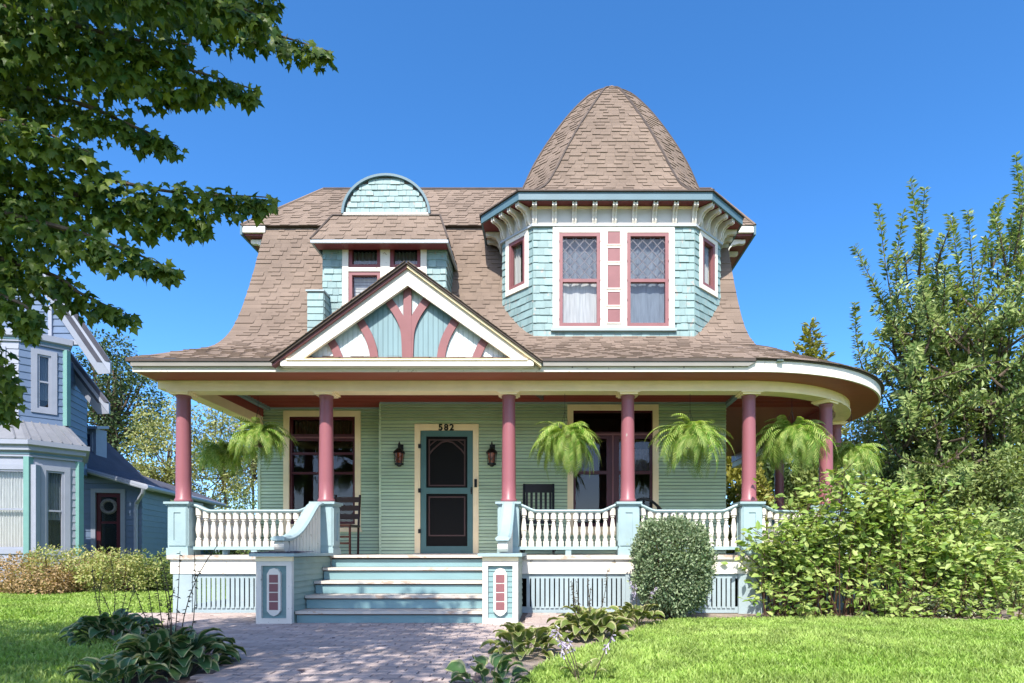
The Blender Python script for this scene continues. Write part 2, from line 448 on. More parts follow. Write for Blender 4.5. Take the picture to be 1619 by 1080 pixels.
def paver_pieces():
    ps = []; L_, W_ = .2, .1
    def brick(x0, x1, y0, y1):
        g = .0045; t = .026 + random.uniform(-.002, .002); k = [random.uniform(-.0012, .0012) for _ in range(8)]
        x0 += g; x1 -= g; y0 += g; y1 -= g; c = .004
        vs = [(x0, y0, .008), (x1, y0, .008), (x1, y1, .008), (x0, y1, .008), (x0, y0, t - c), (x1, y0, t - c), (x1, y1, t - c), (x0, y1, t - c),
              (x0 + c + k[0], y0 + c, t + k[4]), (x1 - c + k[1], y0 + c, t + k[5]), (x1 - c, y1 - c + k[2], t + k[6]), (x0 + c, y1 - c + k[3], t + k[7])]
        fs = [(0, 1, 5, 4), (1, 2, 6, 5), (2, 3, 7, 6), (3, 0, 4, 7), (4, 5, 9, 8), (5, 6, 10, 9), (6, 7, 11, 10), (7, 4, 8, 11), (8, 9, 10, 11)]
        ps.append((vs, fs, random.random()))
    y = 2.6; row = 0
    while y < 8.15:
        x = -6.2 + (row % 2) * .1 + random.uniform(-.01, .01); y1 = y + W_
        while x < .4:
            cx, cy = x + .1, y + .05
            if all(inside(PATH_POLY, [x + .02, x + .18], [cy, cy])):
                if not (cy > 6.84 and -3.44 < cx < -.25): brick(x, x + L_, y, y1)
            x += L_
        y += W_; row += 1
    x = -3.44
    while x < -.30:                                            # soldier course at the foot of the steps
        brick(x, x + .1, 6.85, 7.03); x += .1
    return ps
emit('paver', paver_pieces(), M['paver'], path, 300)

# ================================================================ HOUSE
house = thing('house', 'green and teal Victorian house with a round porch and brown bell-shaped turret roof', 'house', (-1.0, 10.0, 0))
FLOOR = .81
CX, CY, RE = 2.7, 10.7, 2.81                                   # centre and eave radius of the round corner
def outline(o, back=16.0, n=40, left=True, lb=10.5):
    """porch outline at inset o from the eave"""
    r = RE - o; p = []
    if left: p += [(-5.47 + o, lb), (-5.47 + o, 7.89 + o)]
    p += [(CX, 7.89 + o)] + [(CX + r * math.sin(a), CY - r * math.cos(a)) for a in np.linspace(0, math.pi / 2, n)[1:]] + [(CX + r, back)]
    return p
def z3(pts, z): return [(x, y, z) for x, y in pts]
def rect_prof(a0, a1, b0, b1): return [(a0, b0), (a1, b0), (a1, b1), (a0, b1)]

def wall_holes(parent, name, fr, u0, u1, z0, z1, holes, material, n0=-.12, n1=-.002):
    us = sorted(set([u0, u1] + [h[0] for h in holes] + [h[1] for h in holes])); us = [u for u in us if u0 <= u <= u1]
    m = MB()
    for a, b in zip(us[:-1], us[1:]):
        for s, e in _span(z0, z1, [(h[2], h[3]) for h in holes if h[0] < (a + b) / 2 < h[1]]):
            m.obox(fr, a, b, s, e, n0, n1)
    return m.build(name, material, parent)
def siding(parent, fr, u0, u1, z0, z1, pitch, holes, material, name='siding_board', lo=.016, limit=300, gap=.0):
    n = max(1, round((z1 - z0) / pitch)); h = (z1 - z0) / n; ps = []
    for k in range(n):
        a, b = z0 + k * h, z0 + (k + 1) * h
        for s, e in RECT_SPAN(u0, u1, [(q[0], q[1]) for q in holes if q[2] < (a + b) / 2 < q[3]]):
            t = lo * random.uniform(.85, 1.15)
            a_ = a + gap; ps.append(([fr(s, t, a_), fr(e, t, a_), fr(e, 0, a_), fr(s, 0, a_), fr(s, .003, b), fr(e, .003, b), fr(e, 0, b), fr(s, 0, b)], MB.BF, random.random()))
    emit(name, ps, material, parent, limit)

def lattice(m, fr, u0, u1, z0, z1, du, dz, w=.008, n0=-.03, n1=-.016):
    """diagonal leading, clipped to the pane"""
    k = dz / du
    for sg in (1, -1):
        c = (z0 if sg > 0 else z0) - k * (u1 - u0) if sg > 0 else z0
        cs = np.arange(z0 - k * (u1 - u0), z1, dz) if sg > 0 else np.arange(z0, z1 + k * (u1 - u0), dz)
        for c in cs:
            pts = []
            for u in (u0, u1):
                z = c + sg * k * (u - u0)
                if z0 <= z <= z1: pts.append((u, z))
            for z in (z0, z1):
                u = u0 + (z - c) / (sg * k)
                if u0 < u < u1: pts.append((u, z))
            if len(pts) < 2: continue
            (ua, za), (ub, zb) = pts[0], pts[1]
            l = math.hypot(ub - ua, zb - za)
            if l < .02: continue
            du_, dz_ = -(zb - za) / l * w / 2, (ub - ua) / l * w / 2
            q = [(ua + du_, za + dz_), (ub + du_, zb + dz_), (ub - du_, zb - dz_), (ua - du_, za - dz_)]
            m.prism(q, lambda p, z, t: fr(p, t, z), n0, n1)

def wavy(m, fr, u0, u1, z0, z1, n, amp=.018, waves=6):
    k = int(waves * 6); vs = []; fs = []
    for i in range(k + 1):
        u = u0 + (u1 - u0) * i / k; o = amp * math.sin(i / k * waves * 2 * math.pi) + random.uniform(-.004, .004)
        vs += [fr(u, n + o * .8, z0), fr(u, n + o, z1)]
    for i in range(k): fs.append((2 * i, 2 * i + 2, 2 * i + 3, 2 * i + 1))
    m.add(vs, fs)

def sash(win, fr, u0, u1, z0, z1, w, m_frame, glass='glass', rails=(), leads=None, curtain=None, room=True, curtain_z=None, name='sash', n=0.0):
    s = MB().ring(fr, u0, u1, z0, z1, w, n - .06, n + .012)
    for r in rails: s.obox(fr, u0 + w, u1 - w, r - w * .45, r + w * .45, n - .055, n + .004)
    s.build(name, M[m_frame], win)
    MB().add([fr(u0 + w - .004, n - .034, z0 + w - .004), fr(u1 - w + .004, n - .034, z0 + w - .004), fr(u1 - w + .004, n - .034, z1 - w + .004), fr(u0 + w - .004, n - .034, z1 - w + .004)], [(0, 1, 2, 3)]).build('pane', M[glass], win)
    if leads:
        lm = MB(); lattice(lm, fr, u0 + w, u1 - w, leads[0], leads[1], leads[2], leads[3]); lm.build('leading', M['lead'], win)
    if curtain:
        cz = curtain_z or (z0 + w, z1 - w); cm = MB(); wavy(cm, fr, u0 + w * .6, u1 - w * .6, cz[0], cz[1], n - .13, waves=(u1 - u0) * 14)
        cm.build('curtain', M[curtain], win)

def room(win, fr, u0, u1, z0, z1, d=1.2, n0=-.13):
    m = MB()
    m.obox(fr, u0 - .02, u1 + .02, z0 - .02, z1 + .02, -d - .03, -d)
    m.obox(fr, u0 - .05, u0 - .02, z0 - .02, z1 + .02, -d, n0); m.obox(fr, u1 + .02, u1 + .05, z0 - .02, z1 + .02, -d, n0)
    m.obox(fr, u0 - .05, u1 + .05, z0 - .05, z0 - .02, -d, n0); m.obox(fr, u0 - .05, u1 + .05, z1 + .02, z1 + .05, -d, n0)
    m.build('dark_backing', M['dark'], win)

# ---------------- porch base
def porch_base():
    fl = outline(.31)[:]; fl = [(-5.22, 10.5)] + [(-5.22, 8.2)] + outline(.31, left=False)[0:] + [(3.1, 16), (3.1, 10.5)]
    MB().prism(fl, lambda x, y, t: (x, y, t), .752, FLOOR).build('porch_floor', M['tread'], house)
    run = [(-5.19, 10.5), (-5.19, 8.235)] + outline(.345, left=False)
    MB().sweep(z3(run, .555), rect_prof(-.03, 0, 0, .195)).build('skirt_board', M['white'], house)
    lat = MB()
    runl = [(-5.15, 10.5), (-5.15, 8.27)] + outline(.38, left=False)
    lat.sweep(z3(runl, .0), rect_prof(-.03, 0, .015, .10)); lat.sweep(z3(runl, .0), rect_prof(-.03, 0, .49, .553))
    Lf = lat.build('lattice_skirt', M['teal_light'], house)
    MB().sweep(z3([(-4.7, 10.5), (-4.7, 8.75)] + outline(.9, left=False), 0), rect_prof(-.06, 0, 0, .74)).build('lattice_shade_wall', M['dark'], house)  # dark sheet behind the slats, under-porch shade put into its colour
    # slats along the outline, skipping the steps and the solid posts
    sl = MB().box(-.0235, .0235, -.009, .009, .08, .50); me = np_mesh('lattice_slat', sl.v, [i for f in sl.f for i in f], [4 * i for i in range(6)], sl.r, False, M['teal_light'])
    off = house.location
    def put(x, y, rz):
        o = link('lattice_slat', me, Lf, (x - off.x, y - off.y, 0)); o.rotation_euler.z = rz
    solid = [(-5.16, -4.90), (1.05, 1.26), (2.60, 2.92)]
    x = -4.87
    while x < 2.6:
        if not (-3.42 < x < -.33) and not any(a - .02 < x < b + .02 for a, b in solid): put(x, 8.262, 0)
        x += .0655
    r = CY - 8.262
    for a in np.arange(.10, 1.5, .0655 / r):
        if abs(a - math.radians(38)) > .06 and abs(a - math.radians(82.4)) > .06: put(CX + r * math.sin(a), CY - r * math.cos(a), a)
    for a, b in solid:
        MB().box(a, b, 8.245, 8.30, 0.0, .553).build('lattice_post', M['teal_light'], Lf)
    for deg in (38, 82.4):
        a = rad(deg); fr = frame(CX + r * math.sin(a), CY - r * math.cos(a), math.cos(a), math.sin(a))
        MB().obox(fr, -.14, .14, 0, .553, -.04, .02).build('lattice_post', M['teal_light'], Lf)
porch_base()

# ---------------- steps with their two pedestals
def steps():
    st = MB(); st.box(-2.97, -.76, 7.35, 8.18, 0.0, .12); S = st.build('porch_steps', M['dark'], house)
    for k in range(5):
        y = 7.06 + .285 * k; z = .162 * k
        MB().box(-2.965, -.765, y, y + .03, z + .004, z + .126).build('riser', M['riser'], S)
        if k < 4:
            m = MB(); m.box(-2.968, -.765, y - .035, y + .285, z + .128, z + .162); m.build('tread', M['tread'], S)
            MB().box(-2.965, -.765, y - .012, y + .012, z + .112, z + .127).build('tread_moulding', M['roof_edge'], S)
    MB().box(-2.965, -.765, 8.14, 8.197, .775, FLOOR + .001).build('nosing', M['tread'], S)
    for (x0, x1) in ((-3.385, -2.972), (-.768, -.358)):
        y0, y1 = 6.95, 8.2
        ped = MB().box(x0 + .03, x1 - .018, y0 + .05, y1 + .03, .0, .795).build('step_pedestal', M['teal'], house)
        fr = front(y0)
        MB().ring(fr, x0, x1, .012, .745, .062, -.05, .012, wb=.075, wt=.05).build('pedestal_frame', M['white'], ped)
        MB().box(x0 - .004, x1 + .004, y0 - .012, y0 + .04, .747, .800).build('pedestal_frieze', M['cream'], ped)
        siding(ped, front(y0 + .035), x0 + .062, x1 - .062, .088, .694, .061, [], M['teal'], 'panel_board', .012)
        siding(ped, frame(x1 - .018, y0 + .055, 0, 1), 0, y1 - y0 - .06, .012, .792, .0715, [], M['siding_pale'], 'siding_board', .016)
        siding(ped, frame(x0 + .03, y1, 0, -1), 0, y1 - y0 - .06, .012, .792, .0715, [], M['siding_pale'], 'siding_board', .016)
        # medallion with four squares
        cx = (x0 + x1) / 2; w = .078
        po = [(cx - w, .175), (cx - w + .02, .15), (cx - .04, .13), (cx, .112), (cx + .04, .13), (cx + w - .02, .15), (cx + w, .175), (cx + w, .60), (cx + w - .015, .625),
              (cx + .045, .655), (cx, .668), (cx - .045, .655), (cx - w + .015, .625), (cx - w, .60)]
        md = MB().prism(po, lambda p, q, t: (p, y0 - t, q), -.03, .016); md.build('medallion', M['white'], ped)
        for i in range(4):
            z = .185 + i * .105
            MB().box(cx - .05, cx + .05, y0 - .021, y0 - .012, z, z + .092).build('medallion_square', M['rose'], ped)
        cap = MB(); cap.box(x0 - .05, x1 + .05, y0 - .07, y1 + .03, .802, .838); cap.build('pedestal_cap', M['rail'], ped)
        if x0 < -2:
            ps = []
            for j in range(4):
                x = x0 - .05
                while x < x1 + .03:
                    ps.append(([], [], 0)); x += .1
            ps = [shp for shp in shingles(lambda u, v: Vector((x0 - .05 + u * (x1 - x0 + .1), y0 - .07 + v * .6, .842 + v * .02)), .12, .1, (.004, .01))]
            emit('cap_shingle', ps, M['slate'], ped, 60)
        # swept stair rail down to a scroll
        xc = -3.17 if x0 < -2 else -.545
        rail = [(8.27, 1.525), (8.17, 1.515), (8.06, 1.48), (7.97, 1.42), (7.87, 1.34), (7.77, 1.265), (7.66, 1.19), (7.54, 1.12), (7.42, 1.07), (7.30, 1.035), (7.18, 1.015), (7.08, 1.01), (7.02, 1.018)]
        m = MB(); m.sweep([(xc, y, z) for y, z in rail], [(-.075, -.03), (.075, -.03), (.085, .0), (.055, .022), (-.055, .022), (-.085, .0)])
        rl = m.build('stair_rail', M['rail'], house)
        m = MB(); vs = []
        m.prism([(7.12 + .072 * math.cos(t), .925 + .072 * math.sin(t)) for t in np.linspace(0, 2 * math.pi, 18)[:-1]], lambda p, q, t: (xc + t, p, q), -.06, .06)
        m.build('scroll_end', M['white'], rl)
        ry = [a for a, b in rail][::-1]; rz = [b for a, b in rail][::-1]
        for y in np.arange(7.28, 8.2, .098):
            zt = float(np.interp(y, ry, rz)) - .03
            MB().hexa([(xc - .05, y - .042, .838), (xc + .05, y - .042, .838), (xc + .05, y + .042, .838), (xc - .05, y + .042, .838),
                       (xc - .05, y - .042, zt - .01), (xc + .05, y - .042, zt - .01), (xc + .05, y + .042, zt), (xc - .05, y + .042, zt)]).build('rail_slat', M['white'], rl)
steps()

# ---------------- posts, columns, railings
RC = CY - 8.42
def on_arc(deg): a = rad(deg); return (CX + RC * math.sin(a), CY - RC * math.cos(a), a)
POSTS = [(-5.12, 8.42, 0), (-3.12, 8.42, 0), (-.563, 8.42, 0), (1.103, 8.42, 0), (2.80, 8.42, 0), on_arc(38), on_arc(82.4), (CX + RC, 13.0, math.pi / 2)]
def posts():
    for (x, y, a) in POSTS:
        fr = frame(x, y, math.cos(a), math.sin(a))
        m = MB(); m.obox(fr, -.135, .135, FLOOR + .1, 1.495, -.135, .135); p = m.build('porch_post', M['rail'], house)
        m = MB(); m.obox(fr, -.15, .15, FLOOR, FLOOR + .1, -.15, .15); m.build('post_base', M['rail'], p)
        m = MB(); m.obox(fr, -.155, .155, 1.495, 1.515, -.155, .155); m.obox(fr, -.175, .175, 1.515, 1.545, -.175, .175); m.build('post_cap', M['rail'], p)
        m = MB()
        for f2 in (fr, frame(x, y, -math.sin(a), math.cos(a)), frame(x, y, math.sin(a), -math.cos(a))):
            m.ring(f2, -.12, .12, FLOOR + .13, 1.47, .072, .135, .147)
        m.build('post_panel', M['rail'], p)
        prof = [(.112, 0), (.116, .02), (.112, .045), (.099, .06), (.098, .3), (.0965, .6), (.094, .9), (.091, 1.15), (.089, 1.40), (.088, 1.455), (.100, 1.47), (.100, 1.49)]
        c = MB().lathe(prof, 28, (x, y, 1.545)).build('porch_column', M['mauve'], house, smooth=True)
        m = MB(); m.obox(fr, -.125, .125, 3.036, 3.058, -.125, .125); m.obox(fr, -.15, .15, 3.058, 3.079, -.15, .15); m.build('capital', M['cream'], c)
posts()
bal_prof = [(.042, 0), (.042, .075), (.030, .08), (.034, .095), (.022, .11), (.034, .16), (.040, .20), (.036, .25), (.026, .31), (.020, .35), (.033, .362), (.024, .375), (.042, .385), (.042, .475)]
bmb = MB().lathe(bal_prof, 8, (0, 0, 0)); BAL = np_mesh('baluster', bmb.v, [i for f in bmb.f for i in f], np.cumsum([0] + [len(f) for f in bmb.f[:-1]]), bmb.r, False, M['white'])
def railing(a, b, arc=None, rise=(1, 1)):
    off = house.location
    if arc is None:
        L_ = math.dist(a, b); P = lambda s: (a[0] + (b[0] - a[0]) * s / L_, a[1] + (b[1] - a[1]) * s / L_)
    else:
        L_ = RC * rad(arc[1] - arc[0]); P = lambda s: on_arc(arc[0] + (arc[1] - arc[0]) * s / L_)[:2]
    def zt(s):
        z = 1.425
        for d, on in ((s, rise[0]), (L_ - s, rise[1])):
            if on and d < .26: t = d / .26; t = t * t * (3 - 2 * t); z = 1.425 + .085 * (1 - t)
        return z
    ss = sorted(set(list(np.linspace(0, .27, 9)) + list(np.linspace(.27, L_ - .27, 8)) + list(np.linspace(L_ - .27, L_, 9))))
    m = MB(); m.sweep([(*P(s), zt(s)) for s in ss], [(-.045, -.022), (.045, -.022), (.06, .0), (.05, .018), (-.05, .018), (-.06, .0)])
    m.sweep([(*P(s), .905) for s in np.linspace(0, L_, 12)], rect_prof(-.04, .04, -.02, .025))
    r = m.build('porch_railing', M['rail'], house)
    n = int(L_ / .102); g = (L_ - .05) / n
    for i in range(n):
        s = .025 + g * (i + .5); x, y = P(s)
        o = link('baluster', BAL, r, (x - off.x, y - off.y, .93)); o.scale.z = (zt(s) - .022 - .93) / .475
        o.rotation_euler.z = random.uniform(-.03, .03) + (rad(arc[0] + (arc[1] - arc[0]) * s / L_) if arc else 0)
    x, y = P(L_ / 2); MB().box(x - .04, x + .04, y - .03, y + .03, FLOOR, .885).build('rail_foot', M['rail'], r)
railing((-4.985, 8.42), (-3.255, 8.42)); railing((-.428, 8.42), (.968, 8.42)); railing((1.238, 8.42), (2.665, 8.42))
railing(None, None, (6.0, 34.6)); railing(None, None, (41.4, 79.0))
railing((-5.12, 8.56), (-5.12, 10.5), rise=(1, 0))

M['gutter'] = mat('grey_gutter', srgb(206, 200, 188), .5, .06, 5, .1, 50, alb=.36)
M['fret'] = mat('dark_fretwork', srgb(116, 84, 80), .5, .1, 5)
M['maroon_dark'] = mat('dark_maroon_paint', srgb(110, 36, 50), .4, .08, 5)
# ---------------- beam, ceiling, eave
def porch_top():
    run = outline(.42)
    MB().sweep(z3([(-5.12, 10.55), (-5.12, 8.42)], 3.08), rect_prof(-.1, .1, .0, .18)).build('porch_beam', M['cream'], house)
    fr_ = [(-5.42, 8.42)] + outline(.53, left=False)
    MB().sweep(z3(fr_, 3.115), rect_prof(-.1, .1, 0, .112)).build('porch_beam', M['cream'], house)
    MB().sweep(z3([(-5.30, 8.42)] + outline(.53, left=False), 3.08), rect_prof(-.112, .112, 0, .035)).build('beam_moulding', M['cream'], house)
    # soffit strip in boards following the eave
    o0, o1 = outline(.005), outline(.46)
    m = MB(); n = len(o0)
    for i in range(n - 1):
        m.add([(*o0[i], 3.226), (*o0[i + 1], 3.226), (*o1[i + 1], 3.226), (*o1[i], 3.226)], [(0, 1, 2, 3)])
    m.build('eave_soffit', M['ceiling'], house)
    ce = [(-5.05, 10.6), (-5.05, 8.5)] + outline(.62, left=False) + [(3.0, 16), (3.0, 10.6)]
    m = MB(); m.add([(x, y, 3.40) for x, y in ce], [tuple(range(len(ce)))]); C_ = m.build('porch_ceiling', M['ceiling'], house)
    y = 8.52
    while y < 10.55:                                           # beads between the ceiling boards
        x1 = CX + math.sqrt(max(0, (RE - .64) ** 2 - (CY - y) ** 2))
        MB().box(-5.0, x1, y, y + .012, 3.386, 3.399).build('ceiling_bead', M['ceiling'], C_); y += .095
    MB().sweep(z3([(-5.02, 10.55), (-5.02, 8.53)] + outline(.64, left=False), 3.225), rect_prof(-.01, .0, 0, .176)).build('beam_lining', M['ceiling'], house)
    fa = MB().sweep(z3(outline(.0), 3.222), rect_prof(-.028, .0, 0, .145)); fa.build('eave_fascia', M['white'], house)
    st = [(-5.47, 10.5), (-5.47, 7.89), (-3.50, 7.89)]
    MB().sweep(z3(st, 3.345), rect_prof(-.05, .055, .0, .035)).build('drip_edge', M['roof_edge'], house)
    MB().sweep(z3([(-.17, 7.89), (2.7, 7.89)], 3.345), rect_prof(-.05, .055, .0, .035)).build('drip_edge', M['roof_edge'], house)
    MB().sweep(z3(outline(.0, left=False), 3.368), rect_prof(-.05, .022, .0, .03)).build('drip_edge', M['roof_edge'], house)
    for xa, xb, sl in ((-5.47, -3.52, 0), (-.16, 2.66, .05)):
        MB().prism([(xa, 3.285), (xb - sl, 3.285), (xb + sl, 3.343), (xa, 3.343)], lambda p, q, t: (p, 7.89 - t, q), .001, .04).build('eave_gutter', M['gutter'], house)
    for px in (655, 737, 905, 1003, 1082, 1160): MB().box(WX(px, 7.86) - .006, WX(px, 7.86) + .006, 7.876, 7.889, 3.27, 3.30).build('gutter_clip', M['iron'], house)
porch_top()

# ---------------- porch walls, door, windows
WY, LY = 10.2, 10.56
def porch_walls():
    fw, fl = front(WY), front(LY)
    X = lambda px, Y: WX(px, Y)
    door = (X(656, WY), X(757, WY), FLOOR, WZ(671, WY)); wr = (X(897, WY), X(1041, WY), 1.18, WZ(640, WY)); wl = (X(449, LY), X(571, LY), 1.24, WZ(650, LY))
    x0, x1 = X(601, WY), X(1147, WY)
    for nm, fr, a, b, hs in (('front_wall', fw, x0, x1, [door, wr]), ('front_wall', fl, X(411, LY), x0 + .02, [wl])):
        w = wall_holes(house, nm, fr, a, b, FLOOR, 3.40, hs, M['teal_deep'])
        siding(w, fr, a, b, FLOOR + .002, 3.365, .0575, hs, M['siding'], lo=.03, gap=.009)
        MB().obox(fr, a, b + (.03 if b > 2 else 0), 3.366, 3.398, 0, .03).build('crown_moulding', M['teal_light'], w)
    MB().box(x0, x0 + .12, WY + .12, LY + .1, FLOOR, 3.4).build('return_wall', M['siding'], house)
    MB().box(x0 - .012, x0 + .02, WY - .02, WY - .001, FLOOR, 3.365).build('corner_board', M['siding'], house)
    MB().box(X(411, LY) - .03, X(411, LY) + .02, LY - .03, LY - .001, FLOOR, 3.365).build('corner_board', M['siding'], house)
    sw = MB().box(x1 - .12, x1 - .002, WY + .125, 16, .0, 3.4).build('side_wall', M['siding'], house)
    siding(sw, frame(x1, WY + .0, 0, 1), 0, 5.8, FLOOR, 3.36, .0575, [], M['siding'], 'siding_board')
    MB().box(X(411, LY), X(411, LY) + .1, LY + .125, 17, .0, 3.4).build('side_wall', M['siding'], house)
    MB().box(-5.0, 3.0, 16.9, 17, 0, 6.4).build('rear_wall', M['siding'], house)
    # ----- door
    d = MB().obox(fw, door[0], door[0] + .095, FLOOR, door[3], -.11, .03); d.obox(fw, door[1] - .095, door[1], FLOOR, door[3], -.11, .03)
    d.obox(fw, door[0] + .095, door[1] - .095, door[3] - .105, door[3], -.11, .03); D = d.build('front_door', M['cream'], house)
    a, b, z0, z1 = door[0] + .1, door[1] - .1, FLOOR + .02, door[3] - .11
    MB().box(door[0] - .02, door[1] + .02, WY - .07, WY + .05, FLOOR + .001, FLOOR + .018).build('threshold', M['tread'], D)
    zm = WZ(776, WY)
    s = MB().ring(fw, a, b, z0, z1, .092, -.035, .008, wb=.12, wt=.095); s.obox(fw, a + .092, b - .092, zm - .05, zm + .05, -.035, .008)
    s.build('screen_door', M['teal_deep'], D)
    for (q0, q1) in ((z0 + .12, zm - .05), (zm + .05, z1 - .095)):
        MB().obox(fw, a + .092, b - .092, q0, q1, -.024, -.02).build('door_screen', M['screen'], D)
        MB().ring(fw, a + .13, b - .13, q0 + .03 if q1 > zm + .3 else q0 + .17, q1 - .045, .022, -.022, -.006).build('inner_moulding', M['fret'], D)
    g = MB(); cx = (a + b) / 2; zt = z1 - .095
    for sg in (-1, 1):                                         # fretwork in the head of the screen
        g.sweep([(cx + sg * .30, WY + .012, zt - .30), (cx + sg * .24, WY + .012, zt - .22), (cx + sg * .10, WY + .012, zt - .10), (cx, WY + .012, zt - .075)], rect_prof(-.008, .008, -.012, .012))
        g.sweep([(cx + sg * .30, WY + .012, zt - .16), (cx + sg * .22, WY + .012, zt - .09), (cx + sg * .16, WY + .012, zt - .05)], rect_prof(-.008, .008, -.008, .008))
    g.build('fretwork', M['fret'], D)
    for py in (706, 776, 840): MB().box(door[0] + .065, door[0] + .105, WY - .05, WY - .012, WZ(py, WY) - .035, WZ(py, WY) + .035).build('hinge', M['iron'], D)
    h = MB(); h.box(b - .035, b - .012, WY - .02, WY - .008, zm - .06, zm + .06); h.tube([(b - .024, WY - .02, zm - .04), (b - .024, WY - .06, zm - .03), (b - .024, WY - .06, zm + .03), (b - .024, WY - .02, zm + .04)], .007)
    h.build('handle', M['iron'], D)
    bell = MB().box(WX(752.5, WY) - .022, WX(752.5, WY) + .022, WY - .055, WY - .03, WZ(768, WY) - .03, WZ(758, WY)); B_ = bell.build('doorbell', M['black'], house)
    MB().box(WX(752.5, WY) - .02, WX(752.5, WY) + .02, WY - .053, WY - .031, WZ(770.5, WY), WZ(765, WY)).build('bell_plate', M['white'], B_)
    fc = bpy.data.curves.new('house_number', 'FONT'); fc.body = '582'; fc.size = .15; fc.extrude = .008; fc.offset = .004; fc.align_x = 'CENTER'; fc.space_character = 1.25
    ft = bpy.data.objects.new('number_text', fc); COL.objects.link(ft); bpy.context.view_layer.update()
    fm = bpy.data.meshes.new_from_object(ft.evaluated_get(bpy.context.evaluated_depsgraph_get())); bpy.data.objects.remove(ft)
    fo = bpy.data.objects.new('house_number', fm); COL.objects.link(fo); fo.parent = house
    fo.location = (WX(706, WY) - house.location.x, WY - .038 - house.location.y, WZ(681, WY)); fo.rotation_euler = (rad(90), 0, 0); fm.materials.clear(); fm.materials.append(M['iron'])
    # ----- left window
    def casing(fr, h, w=.1):
        m = MB().ring(fr, h[0], h[1], h[2], h[3], w, -.12, .032); m.obox(fr, h[0] - .02, h[1] + .02, h[2] - .035, h[2] - .001, -.02, .05)
        return m.build('porch_window', M['cream'], house)
    W = casing(fl, wl)
    u0, u1 = wl[0] + .1, wl[1] - .1; zt = WZ(692, LY)
    sash(W, fl, u0, u1, zt + .012, wl[3] - .1, .05, 'maroon_dark', curtain='shade', n=-.01)
    MB().obox(fl, u0, u1, zt - .012, zt + .012, -.06, .02).build('transom_bar', M['rose'], W)
    um = (u0 + u1) / 2
    sash(W, fl, u0, um - .03, wl[2] + .1, zt - .012, .045, 'maroon_dark', 'glass', rails=(WZ(748, LY), WZ(717, LY)), n=-.01)
    sash(W, fl, um + .03, u1, wl[2] + .1, zt - .012, .045, 'maroon_dark', 'glass', rails=(WZ(748, LY), WZ(717, LY)), n=-.01)
    MB().obox(fl, um - .03, um + .03, wl[2] + .1, zt - .012, -.06, .012).build('mullion', M['maroon_dark'], W)
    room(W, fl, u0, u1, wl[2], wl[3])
    # ----- right window
    W = casing(fw, wr)
    u0, u1 = wr[0] + .08, wr[1] - .08; zt = WZ(687, WY); um = (u0 + u1) / 2
    sash(W, fw, u0, u1, zt + .012, wr[3] - .1, .03, 'maroon_dark', n=-.01)
    MB().obox(fw, u0, u1, zt - .012, zt + .012, -.06, .02).build('transom_bar', M['rose'], W)
    zr = WZ(747, WY)
    sash(W, fw, u0, um - .045, wr[2] + .1, zt - .012, .06, 'maroon_dark', 'glass', rails=(zr,), n=-.01)
    sash(W, fw, um + .045, u1, wr[2] + .1, zt - .012, .06, 'maroon_dark', 'glass', rails=(zr,), curtain='lace', curtain_z=(zr + .05, WZ(708, WY)), n=-.01)
    MB().obox(fw, um - .045, um + .045, wr[2] + .1, zt - .012, -.06, .0).build('mullion', M['maroon_dark'], W)
    MB().obox(fw, um - .012, um + .012, wr[2] + .1, zt - .012, .0, .012).build('mullion_strip', M['rose'], W)
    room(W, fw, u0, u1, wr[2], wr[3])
porch_walls()
# ---------------- main roof
def catmull(P, n=12):
    P = np.array(P, float); Q = np.vstack([2 * P[0] - P[1], P, 2 * P[-1] - P[-2]]); out = []
    for i in range(1, len(Q) - 2):
        for t in np.linspace(0, 1, n, endpoint=False):
            a, b, c, d = Q[i - 1], Q[i], Q[i + 1], Q[i + 2]
            out.append(.5 * ((2 * b) + (c - a) * t + (2 * a - 5 * b + 4 * c - d) * t * t + (3 * b - a - 3 * c + d) * t ** 3))
    out.append(P[-1]); return np.array(out)
PR = catmull([(7.84, 3.385), (8.36, 3.64), (9.0, 3.96), (9.54, 4.46), (10.04, 5.33), (10.58, 6.56)])
PS = np.concatenate([[0], np.cumsum(np.linalg.norm(np.diff(PR, axis=0), axis=1))])
def prof(v): s = v * PS[-1]; return float(np.interp(s, PS, PR[:, 0])), float(np.interp(s, PS, PR[:, 1]))
VF = float(np.interp(9.0, PR[:, 0], PS)) / PS[-1]
def xleft(y): return -5.0 - .52 * max(0, (9.05 - y) / 1.2) ** 1.4
def pt_flare(u, v): y, z = prof(v); a = xleft(y); return Vector((a + u * (CX - a), y, z))
def pt_steep(u, v): y, z = prof(v); a = xleft(y); return Vector((a + u * (3.1 - a), y, z))
def sheet_of(m, pt, nu, nv, v0, v1, lift=0):
    vs = [pt(i / nu, v0 + (v1 - v0) * j / nv) for j in range(nv + 1) for i in range(nu + 1)]
    m.add(vs, [(j * (nu + 1) + i, j * (nu + 1) + i + 1, (j + 1) * (nu + 1) + i + 1, (j + 1) * (nu + 1) + i) for j in range(nv) for i in range(nu)])
RZ = lambda d: float(np.interp(d, PR[:, 0] - 7.84, PR[:, 1])) if d < 1.16 else float(np.interp(1.16, PR[:, 0] - 7.84, PR[:, 1])) + (d - 1.16) * .42
def pt_round(u, v):
    d = v * 2.45; r = RE + .05 - d; a = u * math.pi / 2 - (0 if u > 0 else .0)
    return Vector((CX + r * math.sin(a), CY - r * math.cos(a), RZ(d)))
def pt_side(u, v):
    d = v * 2.3; return Vector((CX + RE + .05 - d, CY + u * 5.2, RZ(d)))
